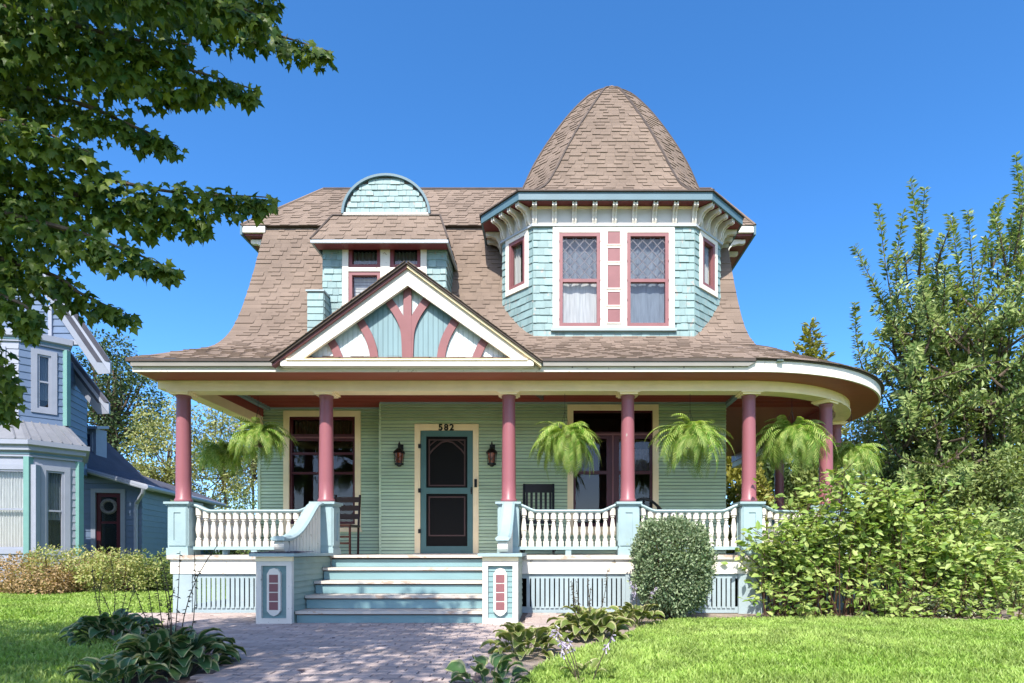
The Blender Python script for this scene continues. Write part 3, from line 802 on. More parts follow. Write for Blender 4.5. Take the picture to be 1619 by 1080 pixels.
def main_roof():
    m = MB(); sheet_of(m, pt_flare, 20, 12, 0, VF); sheet_of(m, pt_steep, 20, 30, VF, 1); sheet_of(m, pt_round, 24, 12, 0, 1); sheet_of(m, pt_side, 6, 6, 0, 1)
    up = [(-5.38, 10.50, 6.56), (3.6, 10.50, 6.56), (3.1, 11.5, 7.79), (-4.315, 11.5, 7.79), (-5.38, 17, 6.56), (3.6, 17, 6.56), (3.1, 16.0, 7.79), (-4.315, 16.0, 7.79)]
    m.add(up, [(0, 1, 2, 3), (1, 5, 6, 2), (4, 0, 3, 7), (5, 4, 7, 6), (3, 2, 6, 7), (0, 4, 5, 1)])
    roof = m.build('main_roof', M['roof_edge'], house)
    U = [Vector(p) for p in up]
    pt_up = lambda u, v: (U[0].lerp(U[1], u)).lerp(U[3].lerp(U[2], u), v)
    pt_upr = lambda u, v: (U[1].lerp(U[5], u)).lerp(U[2].lerp(U[6], u), v)
    ps = shingles(pt_flare, .098, .165, vmax=VF, butt=.06) + shingles(pt_steep, .098, .165, vmin=VF, butt=.06) + shingles(pt_round, .10, .18, butt=.05)
    ps += shingles(pt_up, .098, .165, butt=.06) + shingles(pt_upr, .16, .4) + shingles(pt_side, .15, .4)
    emit('roof_shingle', ps, M['shingle'], roof, 150)
    MB().tube([up[3], up[2]], .035, 6).build('ridge_cap', M['roof_edge'], roof)
    for a, b in ((0, 3), (1, 2)): MB().tube([up[a], up[b]], .03, 6).build('hip_cap', M['shingle'], roof)
    # gable-like side walls under the roof profile
    for x in (-4.97, 2.99):
        pl = [(p[0], p[1] - .03) for p in PR[::4]] + [(10.56, 6.5), (16.9, 6.5), (16.9, 3.3)]
        MB().prism(pl, lambda y, z, t: (x + t, y, z), 0, .08).build('upper_side_wall', M['teal_shingle'], house)
    # bracketed side cornices
    for sg, xw, xe in ((-1, -4.97, -5.40), (1, 3.07, 3.62)):
        n = abs(xe - xw); fn = lambda p, q, t: (xw + sg * p, t, q)
        C_ = MB().prism([(0, 6.41), (n - .04, 6.41), (n - .04, 6.44), (0, 6.44)], fn, 10.56, 17).build('side_cornice', M['maroon'], house)
        MB().prism([(n - .038, 6.40), (n, 6.40), (n, 6.555), (n - .038, 6.555)], fn, 10.50, 17).build('cornice_fascia', M['fasc_grey'], C_)
        MB().prism([(0, 6.445), (n - .04, 6.445), (n - .04, 6.555), (0, 6.555)], fn, 10.51, 10.56).build('cornice_end', M['white'], C_)
        MB().prism([(0.005, 6.06), (.03, 6.06), (.03, 6.405), (.005, 6.405)], fn, 10.62, 16.9).build('cornice_frieze', M['white'], C_)
        for y in np.arange(10.66, 13.4, .42):
            MB().prism([(.03 + .98 * a * (n - .06) / .3, 6.13 + b) for a, b in BR], fn, y, y + .07).build('cornice_bracket', M['white'], C_)
BR = [(0, 0), (.03, .005), (.055, .05), (.065, .11), (.10, .165), (.17, .195), (.21, .19), (.24, .205), (.24, .262), (0, .262)]
main_roof()

# ---------------- front gable over the steps
def gable():
    xa, zb, za, yf = -1.835, 3.335, 4.57, 7.80
    xl, xr = -3.50, -.18; k = (za - zb) / (xa - xl)
    bd = MB(); w = .20
    for sg, xe in ((-1, xl), (1, xr)):
        bd.prism([(xa, za - .035), (xe, zb - .0), (xe + (-sg) * .26, zb), (xa, za - .035 - .22)], lambda p, q, t: (p, t, q), yf, yf + .05)
    G = bd.build('front_gable', M['white'], house)
    # raked roof slabs
    for sg, xe in ((-1, xl), (1, xr)):
        e = Vector((xe + sg * .08, 0, zb - k * .06)); a = Vector((xa, 0, za)); n = Vector((sg * k, 0, 1)).normalized() * .028
        m = MB(); vs = [(e.x, yf - .07, e.z), (a.x, yf - .07, a.z), (a.x, 9.7, a.z), (e.x, 9.7, e.z)]
        vs += [(v[0] + n.x, v[1], v[2] + n.z) for v in vs]; m.hexa(vs); sl = m.build('gable_roof', M['roof_edge'], G)
        m = MB(); a2 = a - Vector((0, 0, .006)); e2 = e - Vector((0, 0, .006))
        m.hexa([(e2.x, yf - .04, e2.z - .032), (a2.x, yf - .04, a2.z - .032), (a2.x, yf + .06, a2.z - .032), (e2.x, yf + .06, e2.z - .032), (e2.x, yf - .04, e2.z), (a2.x, yf - .04, a2.z), (a2.x, yf + .06, a2.z), (e2.x, yf + .06, e2.z)])
        m.build('rake_moulding', M['rose'] if sg < 0 else M['cream'], G)
        P0 = Vector((e.x, yf - .09, e.z)) + n; P1 = Vector((a.x, yf - .09, a.z)) + n; ln = 9.7 - yf
        if sg > 0: pt = lambda u, v: P0.lerp(P1, v) + Vector((0, u * ln, 0))
        else: pt = lambda u, v: P0.lerp(P1, v) + Vector((0, (1 - u) * ln, 0))
        emit('gable_shingle', shingles(pt, .14, .3), M['shingle'], sl, 60)
    MB().box(xl + .02, xr - .02, yf - .02, yf + .10, zb - .07, zb - .002).build('gable_sill', M['white'], G)
    MB().box(xl + .1, xr - .1, yf - .035, yf + .10, zb - .001, zb + .018).build('sill_flashing', M['cream'], G)
    # stickwork centre lines, from the photo's shape, in gable-local metres
    yp = yf + .13
    gx = lambda px: WX(px, yp); gz = lambda py: WZ(py, yp)
    arcs = []
    for sg in (-1, 1):
        c = 645.5; q = lambda d: c + sg * d
        arcs.append([(gx(q(36)), gz(468)), (gx(q(28)), gz(480)), (gx(q(18)), gz(494)), (gx(q(9)), gz(511)), (gx(q(4)), gz(530)), (gx(q(2)), gz(572))])
        arcs.append([(gx(q(81)), gz(500)), (gx(q(72)), gz(514)), (gx(q(62)), gz(532)), (gx(q(55)), gz(552)), (gx(q(52)), gz(572))])
        arcs.append([(gx(q(124)), gz(536)), (gx(q(117)), gz(547)), (gx(q(111)), gz(560)), (gx(q(107)), gz(572))])
    # vertical boards, cut where the stickwork changes the colour
    base = zb + .018; pc = WX(645.5, yp); half = (za - zb) / k - .22
    bw = .066; x = pc - int(half / bw) * bw
    lines = [[(abs(p[0] - pc), p[1]) for p in a] for a in arcs[::2]] if False else [[(abs(p[0] - pc), p[1]) for p in arcs[i]] for i in (0, 1, 2)]
    while x < pc + half - .01:
        xm = x + bw / 2; d = abs(xm - pc); top = lambda xx: za - .12 - k * abs(xx - pc)
        cut = []
        for i, ln in enumerate(lines):
            xs = [p[0] for p in ln][::-1]; zs = [p[1] for p in ln][::-1]
            if xs[0] < d < xs[-1]: cut.append((float(np.interp(d, xs, zs)), i))
        t = top(xm)
        if t > base + .03:
            d1b = lines[1][-1][0]; d2b = lines[2][-1][0]
            if not cut: parts = [(base, t, 'teal' if d < lines[1][0][0] and d > .02 else 'pale')]
            else:
                zc, i = cut[0]
                if i == 0: parts = [(base, zc, 'teal'), (zc, t, 'pale')]
                elif i == 1: parts = [(base, zc, 'pale'), (zc, t, 'teal')]
                else: parts = [(base, zc, 'white'), (zc, t, 'pale')]
            if not cut and d > lines[2][0][0]: parts = [(base, t, 'white')]
            if not cut and lines[1][0][0] <= d <= d2b: parts = [(base, t, 'pale')]
            for a, b, cname in parts:
                if b - a < .01: continue
                slope = b == t
                za0 = top(x) if slope else b; za1 = top(x + bw) if slope else b
                if min(za0, za1) <= a: za0 = max(za0, a + .005); za1 = max(za1, a + .005)
                g = .0022; m = MB()
                m.hexa([(x + g, yp - .012, a), (x + bw - g, yp - .012, a), (x + bw - g, yp + .01, a), (x + g, yp + .01, a), (x + g, yp - .012, za0), (x + bw - g, yp - .012, za1), (x + bw - g, yp + .01, za1), (x + g, yp + .01, za0)])
                m.build('gable_board', {'teal': M['gable_teal'], 'pale': M['gable_pale'], 'white': M['gable_white']}[cname], G)
        x += bw
    MB().prism([(xl + .2, base - .01), (xr - .2, base - .01), (xa, za - .1)], lambda p, q, t: (p, t, q), yp + .012, yp + .05).build('gable_backing', M['gable_teal'], G)
    MB().box(pc - .052, pc + .052, yp - .05, yp - .013, base, za - .2).build('stickwork_post', M['rose'], G)
    for a in arcs:
        A = catmull(a, 6); vs = []; fs = []; w2 = .053
        for i, p in enumerate(A):
            t = A[min(i + 1, len(A) - 1)] - A[max(i - 1, 0)]; t = t / np.linalg.norm(t); nn = np.array([-t[1], t[0]]) * w2
            for yy in (yp - .046, yp - .013): vs += [(p[0] + nn[0], yy, p[1] + nn[1]), (p[0] - nn[0], yy, p[1] - nn[1])]
        for i in range(len(A) - 1):
            o = i * 4; q = o + 4
            fs += [(o, o + 1, q + 1, q), (o + 2, q + 2, q + 3, o + 3), (o, q, q + 2, o + 2), (o + 1, o + 3, q + 3, q + 1)]
        MB().add(vs, fs).build('stickwork_arc', M['rose'], G)
M['gable_teal'] = mat('gable_teal_board', srgb(168, 206, 214), .55, .06, 4, .12, 50, rnd=.05, wear=srgb(190, 195, 185), wamt=.06, wscale=16, streak=(3, 1, .5))
M['gable_pale'] = mat('gable_pale_board', srgb(226, 240, 240), .55, .05, 4, .12, 50, alb=.66, rnd=.04, wear=srgb(170, 170, 160), wamt=.12, wscale=16, streak=(3, 1, .5))
M['gable_white'] = mat('gable_white_board', srgb(236, 240, 246), .55, .05, 4, .12, 50, rnd=.04, alb=.74)
gable()

M['trim_mix'] = mat('pale_grey_trim', srgb(220, 228, 234), .5, .05, 4, alb=.5)
# ---------------- dormer with a rounded head
def wood_wall(parent, fr, u0, u1, z0, z1, holes=(), expo=.112, tab=.135, limit=300, clip=None):
    pt = lambda u, v: fr(u0 + u * (u1 - u0), .002, z0 + v * (z1 - z0))
    def cuts(vb, vt):
        zm = z0 + (vb * .6 + vt * .4) * (z1 - z0); c = [((h[0] - u0) / (u1 - u0), (h[1] - u0) / (u1 - u0)) for h in holes if h[2] < zm < h[3]]
        if clip:
            r = clip(z0 + (vb * .5 + vt * .5) * (z1 - z0))
            c += [(-1, (r[0] - u0) / (u1 - u0)), ((r[1] - u0) / (u1 - u0), 2)]
        return c
    emit('wall_shingle', shingles(pt, expo, tab, (.010, .016), cuts, .2, butt=.05, over=1.02), M['teal_shingle'], parent, limit)
def dormer():
    Y = 9.5; fr = front(Y); x0, x1 = -3.58, -1.63; z0, z1 = 4.25, 5.80
    c = (WX(542, Y), WX(675, Y), 4.35, WZ(383, Y))
    D = wall_holes(house, 'dormer', fr, x0, x1, z0, z1, [c], M['teal_shingle'])
    wood_wall(D, fr, x0, x1, z0, z1, [c], limit=70)
    MB().box(x0, x0 + .1, Y + .125, 10.9, z0, 5.75).build('dormer_side', M['teal_shingle'], D)
    s = MB().box(x1 - .1, x1, Y + .125, 10.9, z0, 5.75).build('dormer_side', M['teal_shingle'], D)
    wood_wall(D, frame(x1, Y, 0, 1), 0, 1.3, z0, z1, limit=20)
    # window in two bays
    W = MB().ring(fr, c[0], c[1], c[2], c[3], .095, -.12, .03, wt=.04); um = WX(609.5, Y)
    W.obox(fr, um - .075, um + .075, c[2] + .095, c[3] - .04, -.12, .028); zt = WZ(427, Y)
    W.obox(fr, c[0] + .095, um - .075, zt - .03, zt + .03, -.1, .026); W.obox(fr, um + .075, c[1] - .095, zt - .03, zt + .03, -.1, .026)
    W = W.build('dormer_window', M['white'], house)
    for a, b in ((c[0] + .095, um - .075), (um + .075, c[1] - .095)):
        sash(W, fr, a, b, zt + .03, c[3] - .04, .055, 'maroon', 'glass_bright', curtain='curtain_grey')
        sash(W, fr, a, b, c[2] + .095, zt - .03, .055, 'rose', 'glass_bright')
        for i in range(14):
            z = zt - .11 - i * .055
            MB().obox(fr, a + .05, b - .05, z - .026, z + .02, -.125, -.118).build('blind_slat', M['curtain'], W)
        MB().obox(fr, a, b, c[2], c[3], -.3, -.28).build('dark_backing', M['dark'], W)
    # hipped skirt roof
    zb, zt2 = 5.66, 6.22; B = [(-3.67, 9.24), (-1.55, 9.24), (-1.55, 10.7), (-3.67, 10.7)]; T = [(-3.46, 9.60), (-1.74, 9.60), (-1.74, 10.9), (-3.46, 10.9)]
    m = MB(); m.add([(*p, zb) for p in B] + [(*p, zt2) for p in T], [(0, 1, 5, 4), (1, 2, 6, 5), (3, 0, 4, 7), (4, 5, 6, 7)])
    K = m.build('skirt_roof', M['roof_edge'], house)
    B3 = [Vector((*p, zb)) for p in B]; T3 = [Vector((*p, zt2)) for p in T]
    ps = []
    for i, j in ((0, 1), (1, 2), (3, 0)):
        ps += shingles(lambda u, v: B3[i].lerp(B3[j], u).lerp(T3[i].lerp(T3[j], u), v), .11, .17, butt=.06)
    emit('skirt_shingle', ps, M['shingle'], K, 120)
    for a, b in ((B3[0], T3[0]), (B3[1], T3[1]), (T3[0], T3[1])): MB().tube([a + Vector((0, -.008, .008)), b + Vector((0, -.008, .012))], .016, 5).build('hip_cap', M['roof_edge'], K)
    MB().sweep(z3([(-3.67, 10.4), (-3.67, 9.24), (-1.55, 9.24), (-1.55, 10.4)], zb - .05), rect_prof(-.03, 0, 0, .048)).build('skirt_fascia', M['trim_mix'], K)
    MB().box(-3.63, -1.59, 9.275, Y - .035, zb - .046, zb - .03).build('skirt_soffit', M['maroon'], K)
    # rounded head
    Yh = 9.62; cx, rx, z0h, rz = WX(611, Yh), .672, 6.25, .60
    arc = [(cx - rx * math.cos(t), z0h + rz * math.sin(t)) for t in np.linspace(0, math.pi, 33)]
    H = MB().prism(arc, lambda p, q, t: (p, t, q), Yh, 11.4).build('round_head', M['roof_edge'], house)
    frh = front(Yh)
    def clip(z):
        s = math.sqrt(max(0, 1 - ((z - z0h) / rz) ** 2)) * rx - .02; return (cx - s, cx + s)
    wood_wall(H, frh, cx - rx, cx + rx, z0h + .02, z0h + rz - .02, (), .098, .135, 60, clip)
    A = [(cx - (rx + .03) * math.cos(t), Yh - .03, z0h + (rz + .03) * math.sin(t)) for t in np.linspace(0, math.pi, 33)]
    m = MB(); vs = []; fs = []
    for i, t in enumerate(np.linspace(0, math.pi, 33)):
        for e in (.0, .038):
            for yy in (Yh - .05, Yh + .02): vs.append((cx - (rx + e) * math.cos(t), yy, z0h + (rz + e) * math.sin(t)))
    for i in range(32):
        o, q = i * 4, i * 4 + 4; fs += [(o, q, q + 2, o + 2), (o + 2, q + 2, q + 3, o + 3), (o, o + 1, q + 1, q), (o + 1, o + 3, q + 3, q + 1)]
    m.add(vs, fs).build('arch_trim', M['fasc_grey'], H)
    MB().box(cx - rx - .02, cx + rx + .02, Yh - .04, Yh - .001, z0h - .03, z0h + .018).build('head_sill', M['white'], H)
    # shingled knee wall beside the dormer
    k = MB().box(-3.72, -3.475, 9.26, 9.9, 3.9, 4.86).build('knee_wall', M['teal_shingle'], house)
    siding(k, front(9.255), -3.72, -3.475, 4.0, 4.84, .11, [], M['teal_shingle'], 'wall_shingle', .014)
    siding(k, frame(-3.472, 9.26, 0, 1), 0, .6, 4.0, 4.84, .11, [], M['teal_shingle'], 'wall_shingle', .014)
    MB().box(-3.74, -3.455, 9.23, 9.9, 4.862, 4.885).build('knee_cap', M['teal_light'], k)
dormer()

# ---------------- turret
def turret():
    A, B, C, D, E, F_ = (-.754, 11.0), (-.754, 9.81), (-.245, 9.3), (2.25, 9.3), (2.80, 9.85), (2.80, 11.0)
    z0, z1 = 4.0, 5.91
    fr = front(9.3); zp0, zp1 = WZ(520, 9.3), WZ(357, 9.3)
    pan = (WX(874, 9.3), WX(1066, 9.3), zp0, zp1 + .01)
    T = wall_holes(house, 'turret', fr, C[0], D[0], z0, z1, [pan], M['teal_shingle'])
    wood_wall(T, fr, C[0], D[0], z0 + .05, z1, [(pan[0], pan[1], pan[2] - .06, pan[3] + .1)], .113, .15, 90)
    # big white panel with two windows and a row of squares
    X = lambda px: WX(px, 9.3); Z = lambda py: WZ(py, 9.3)
    P = MB(); ws = [(X(884), X(949), Z(517), Z(369)), (X(991), X(1057), Z(517), Z(369))]
    us = [pan[0], ws[0][0], ws[0][1], ws[1][0], ws[1][1], pan[1]]
    for i in range(5):
        if i % 2 == 0: P.obox(fr, us[i], us[i + 1], pan[2], z1, -.1, .03)
        else: P.obox(fr, us[i], us[i + 1], pan[2], ws[0][2], -.1, .03); P.obox(fr, us[i], us[i + 1], ws[0][3], z1, -.1, .03)
    P = P.build('turret_window', M['white'], house)
    MB().box(pan[0] - .03, pan[1] + .03, 9.3 - .06, 9.3 - .002, pan[2] - .045, pan[2] - .001).build('window_sill', M['teal_light'], P)
    for (a, b) in ((368, 388), (394, 415), (421, 457), (463, 484), (490, 511)):
        MB().obox(fr, X(960), X(980), Z(b), Z(a), .012, .036).build('panel_square', M['rose'], P)
        MB().ring(fr, X(958), X(982), Z(b) - .02, Z(a) + .02, .02, .03, .044).build('square_frame', M['white'], P)
    for i, w in enumerate(ws):
        zr = Z(444)
        sash(P, fr, w[0], w[1], w[2], w[3], .055, 'rose', 'glass_bright', rails=(zr,), leads=(zr + .02, w[3] - .06, .152, .165), n=.012)
        cm = MB(); wavy(cm, fr, w[0] + .04, w[1] - .04, w[2] + .03, zr, -.10, .006, 3); cm.build('curtain', M['curtain'] if i == 0 else M['curtain_grey'], P)
        cm = MB(); wavy(cm, fr, w[0] + .04, w[1] - .04, zr, w[3] - .03, -.12, .012, 5); cm.build('curtain', M['curtain_grey'], P)
        MB().obox(fr, w[0] - .03, w[1] + .03, w[2] - .03, w[3] + .03, -.2, -.17).build('dark_backing', M['dark'], P)
        for k in range(5):
            z = w[2] + .1 + k * .3
            for uu in (w[0] + .004, w[1] - .004): MB().obox(fr, uu - .008, uu + .008, z, z + .025, .024, .034).build('screen_clip', M['rose'], P)
    # canted sides with one window each
    for sg, (p, q) in ((-1, (B, C)), (1, (D, E))):
        f = frame(p[0], p[1], q[0] - p[0], q[1] - p[1]); L_ = math.dist(p, q)
        h = (.10, .63, 4.98, 5.88) if sg < 0 else (.13, .66, 4.98, 5.88)
        Wl = wall_holes(T, 'canted_wall', f, 0, L_, z0, z1, [h], M['teal_shingle'])
        wood_wall(T, f, 0.006, L_ - .006, z0 + .05, z1, [h], .113, .16, 50)
        W = MB().ring(f, h[0], h[1], h[2], h[3], .075, -.1, .03).build('canted_window', M['white'], house)
        sash(W, f, h[0] + .075, h[1] - .075, h[2] + .075, h[3] - .075, .05, 'rose', 'glass_bright', n=.01)
        cm = MB(); um = (h[0] + h[1]) / 2
        wavy(cm, f, h[0] + .09, um - .03, h[2] + .1, h[3] - .1, -.09, .02, 3); wavy(cm, f, um + .06, h[1] - .09, h[2] + .1, h[3] - .1, -.09, .02, 3); cm.build('curtain', M['curtain'], W)
        MB().obox(f, h[0], h[1], h[2], h[3], -.2, -.18).build('dark_backing', M['dark'], W)
    for p, q in ((A, B), (E, F_)):
        f = frame(p[0], p[1], q[0] - p[0], q[1] - p[1]); MB().obox(f, 0, math.dist(p, q), z0, z1, -.1, 0).build('turret_side', M['teal_shingle'], T)
        wood_wall(T, f, 0, math.dist(p, q), z0 + .8, z1, (), .113, .16, 20)
    # frieze, brackets, eave
    plan = [A, B, C, D, E, F_]
    K = MB().sweep(z3(plan, 5.912), rect_prof(-.05, .02, 0, .265)).build('turret_cornice', M['cream_grey'], house)
    MB().sweep(z3(plan, 5.875), rect_prof(0.0, .045, 0, .035)).build('frieze_moulding', M['trim_mix'], K)
    MB().sweep(z3(plan, 6.15), rect_prof(0.02, .05, 0, .026)).build('frieze_crown', M['cream'], K)
    ev = [(-1.10, 11.0), (-1.10, 9.73), (-.46, 9.07), (2.467, 9.07), (3.15, 9.77), (3.15, 11.0)]
    m = MB(); m.add([(x, y, 6.18) for x, y in ev], [tuple(range(6))]); m.build('turret_soffit', M['maroon'], K)
    MB().sweep(z3(ev, 6.172), rect_prof(-.03, 0, 0, .115)).build('turret_fascia', M['fasc_grey'], K)
    MB().sweep(z3(ev, 6.289), rect_prof(-.05, .028, 0, .018)).build('drip_edge', M['roof_edge'], K)
    def bracket(f, u, d):
        b = MB()
        for du in (-.034, .014): b.prism([(.02 + x * d / .24, 5.905 + z * 1.02) for x, z in BR], lambda p, q, t: f(u + du + t, p, q), 0, .02)
        b.prism([(.02 + max(0, x * d / .24 - .012), 5.905 + min(.262, z * 1.02 + .012)) for x, z in BR], lambda p, q, t: f(u - .014 + t, p, q), 0, .028)
        o = b.build('eave_bracket', M['bracket'], K)
    for px in (845.5, 876.5, 908, 939.6, 971, 1002.6, 1034, 1066, 1097): bracket(fr, WX(px, 9.28), .17)
    for p, q in ((B, C), (D, E)):
        f = frame(p[0], p[1], q[0] - p[0], q[1] - p[1]); L_ = math.dist(p, q)
        for t in (.1, .37, .64, .91): bracket(f, L_ * t, .26)
    for p, q in ((A, B), (E, F_)):
        f = frame(p[0], p[1], q[0] - p[0], q[1] - p[1])
        for t in np.arange(.1, 1.1, .22): bracket(f, t, .28)
    # bell roof
    lv = catmull([(6.30, 2.12, .70), (6.42, 1.80, .69), (6.60, 1.59, .67), (6.86, 1.46, .64), (7.31, 1.28, .59), (7.81, 1.02, .54), (8.32, .70, .46), (8.70, .40, .40), (8.86, .20, .40), (8.94, .03, .5)], 6)
    ls = np.concatenate([[0], np.cumsum(np.linalg.norm(np.diff(lv[:, :2], axis=0), axis=1))]); ls /= ls[-1]
    def ring(v):
        z, b, ar = (float(np.interp(v, ls, lv[:, i])) for i in range(3)); a = b * ar; c = .683 * b; m_ = .366 * b; x = 1.0 + .09 * v; y = 10.5
        return [Vector((x + p, y + q, z)) for p, q in ((-b, m_), (-b, -m_), (-a, -c), (a, -c), (b, -m_), (b, m_), (a, c), (-a, c))]
    m = MB(); R_ = [ring(v) for v in np.linspace(0, 1, 34)]
    vs = [p for r in R_ for p in r]
    m.add(vs, [(i * 8 + j, i * 8 + (j + 1) % 8, (i + 1) * 8 + (j + 1) % 8, (i + 1) * 8 + j) for i in range(33) for j in range(8)])
    TR = m.build('turret_roof', M['roof_edge'], house)
    ps = []
    for j in (0, 1, 2, 3, 4):
        def pt(u, v, j=j): r = ring(v); return r[j].lerp(r[j + 1], u)
        ps += shingles(pt, .076, .15, (.003, .0125), vmax=.985, butt=.05)
    emit('turret_shingle', ps, M['shingle'], TR, 150)
    for j in (1, 2, 3, 4):
        MB().tube([ring(v)[j] + Vector((0, -.004, .004)) for v in np.linspace(0.0, .97, 30)], .02, 5).build('hip_cap', M['roof_edge'], TR)
    MB().lathe([(.10, -.03), (.07, .012), (.02, .03)], 10, (1.09, 10.5, 8.94)).build('roof_cap', M['shingle'], TR, smooth=True)
M['cream_grey'] = mat('frieze_paint', srgb(236, 230, 222), .55, .05, 4, .1, 50, alb=.62)
M['bracket'] = mat('bracket_paint', srgb(244, 236, 222), .5, .06, 5, .12, 50, wear=srgb(160, 140, 116), wamt=.2, wscale=18, alb=.65)
turret()
# ================================================================ NEIGHBOUR'S HOUSE
def quad_obj(name, pts, th, material, parent):
    p = [Vector(q) for q in pts]; n = (p[1] - p[0]).cross(p[3] - p[0]).normalized() * th
    m = MB(); m.hexa([q - n for q in p] + p); return m.build(name, material, parent)
def neighbour():
    nb = thing('neighbour_house', 'blue clapboard house with a two-storey bay and white trim beyond the left lawn', 'house', (-15.0, 18.0, 0))
    def wall(a, b, z0, z1, material, pitch, holes=(), name='house_wall', corner=True):
        f = frame(a[0], a[1], b[0] - a[0], b[1] - a[1]); L_ = math.dist(a, b)
        w = wall_holes(nb, name, f, 0, L_, z0, z1, holes, M[material]); siding(w, f, 0, L_, z0, z1, pitch, holes, M[material], 'clapboard', .02, 120)
        return f, L_, w
    def win(f, h, trim='trim_pale', case=.13, rails=None, curtain=None, cz=None, fm='trim_pale', glass='glass_bright'):
        W = MB().ring(f, h[0], h[1], h[2], h[3], case, -.12, .04).build('house_window', M[trim], nb)
        sash(W, f, h[0] + case, h[1] - case, h[2] + case, h[3] - case, .05, fm, glass, rails=rails or ((h[2] + h[3]) / 2,), curtain=curtain, curtain_z=cz)
        MB().obox(f, h[0], h[1], h[2], h[3], -.5, -.48).build('dark_backing', M['dark'], W); return W
    # lower bay: three sides of a cant
    a = (WX(-150, 15.2), 15.2); b = (WX(47, 15.5), 15.5); c = (WX(126, 16.4), 16.4); d = (WX(124, 19), 19)
    f, L_, w = wall(a, b, 0, 3.30, 'trim_pale', .2, [(1.75, 3.08, .8, 3.1)])
    win(f, (1.75, 3.08, .8, 3.1), curtain='curtain')
    L2 = math.dist(b, c); h = (.20, L2 - .22, .75, 3.12)
    f, L_, w = wall(b, c, 0, 3.30, 'trim_pale', .2, [h]); win(f, h, curtain='curtain_grey', cz=(1.7, 3.0))
    for p in (b, c): MB().box(p[0] - .09, p[0] + .05, p[1] - .09, p[1] + .08, 0, 3.3).build('corner_post', M['trim_teal'], nb)
    MB().sweep(z3([a, b, c, d], 3.30), [(-.1, 0), (.06, 0), (.06, .12), (.14, .16), (.14, .26), (.22, .30), (.22, .42), (-.1, .42)]).build('bay_cornice', M['trim_pale'], nb)
    MB().sweep(z3([a, b, c, d], 3.36), rect_prof(.055, .075, 0, .05)).build('cornice_band', M['fasc_grey'], nb)
    # standing-seam skirt above it
    a2 = (WX(-150, 15.7), 15.7); b2 = (WX(30, 16.0), 16.0); c2 = (WX(106, 16.75), 16.75); d2 = (WX(103, 17.2), 17.2)
    o = .22
    e = [(a[0], a[1] - o), (b[0] + .08, b[1] - o), (c[0] + o, c[1] - .03), (d[0] + o, d[1])]
    for (p, q, r, s) in ((e[0], e[1], b2, a2), (e[1], e[2], c2, b2), (e[2], e[3], d2, c2)):
        R_ = quad_obj('skirt_roof', [(*p, 3.725), (*q, 3.725), (*r, 4.35), (*s, 4.35)], .03, M['metal_roof'], nb)
        for t in np.linspace(.08, .92, 6):
            P0 = Vector((*p, 3.74)).lerp(Vector((*q, 3.74)), t); P1 = Vector((*s, 4.365)).lerp(Vector((*r, 4.365)), t)
            MB().tube([P0, P1], .018, 4).build('roof_seam', M['metal_roof'], R_)
    # upper bay
    Lu = math.dist(a2, b2)
    f, L_, w = wall(a2, b2, 4.3, 6.45, 'trim_pale', .2, [(Lu - 1.15, Lu - .3, 4.55, 6.3)]); win(f, (Lu - 1.15, Lu - .3, 4.55, 6.3), curtain='curtain_grey', cz=(5.5, 6.1))
    L2 = math.dist(b2, c2); h = (.24, L2 - .22, 4.62, 6.34)
    f, L_, w = wall(b2, c2, 4.3, 6.45, 'clap_blue', .2, [h]); win(f, h, curtain='curtain_grey', cz=(5.0, 6.2))
    MB().sweep(z3([a2, b2, c2, d2], 6.45), [(-.1, 0), (.05, 0), (.05, .1), (.12, .14), (.12, .3), (-.1, .3)]).build('upper_cornice', M['trim_pale'], nb)
    MB().sweep(z3([a2, b2, c2, d2], 6.50), rect_prof(.045, .065, 0, .05)).build('cornice_band', M['fasc_grey'], nb)
    MB().box(c2[0] - .06, c2[0] + .06, c2[1] - .08, c2[1] + .05, 4.35, 6.45).build('corner_post', M['trim_teal'], nb)
    # blue side wall and the gable over the bay
    g0, g1 = (WX(103, 17.2), 17.2), (WX(137, 18.6), 18.6)
    f, L_, w = wall(g0, g1, 3.2, 6.4, 'clap_blue', .19)
    wall((g1[0], g1[1]), (WX(139, 25) - .3, 25), 3.2, 6.3, 'clap_blue', .19)
    zt = 6.76
    gb = MB(); gy = 16.9; ax = WX(-20, gy)
    gb.prism([(WX(-190, gy), zt), (WX(138, gy), zt), (ax, zt + 2.5)], lambda p, q, t: (p, t, q), gy, gy + .1); GB = gb.build('gable_wall', M['clap_blue'], nb)
    for k in range(10):
        z = zt + .04 + k * .2; xr = WX(138, gy) + (ax - WX(138, gy)) * (z - zt) / 2.5 - .06
        f = front(gy); MB().hexa([f(ax - 1, .03, z), f(xr, .03, z), f(xr, 0, z), f(ax - 1, 0, z), f(ax - 1, .006, z + .2), f(xr, .006, z + .2), f(xr, 0, z + .2), f(ax - 1, 0, z + .2)]).build('clapboard', M['clap_blue'], GB)
    MB().box(WX(82, gy) - .05, WX(82, gy) + .05, gy - .07, gy, zt, zt + 1.0).build('gable_stud', M['trim_pale'], GB)
    MB().box(WX(-190, gy), WX(150, gy), gy - .12, gy, zt - .12, zt + .02).build('gable_band', M['trim_pale'], GB)
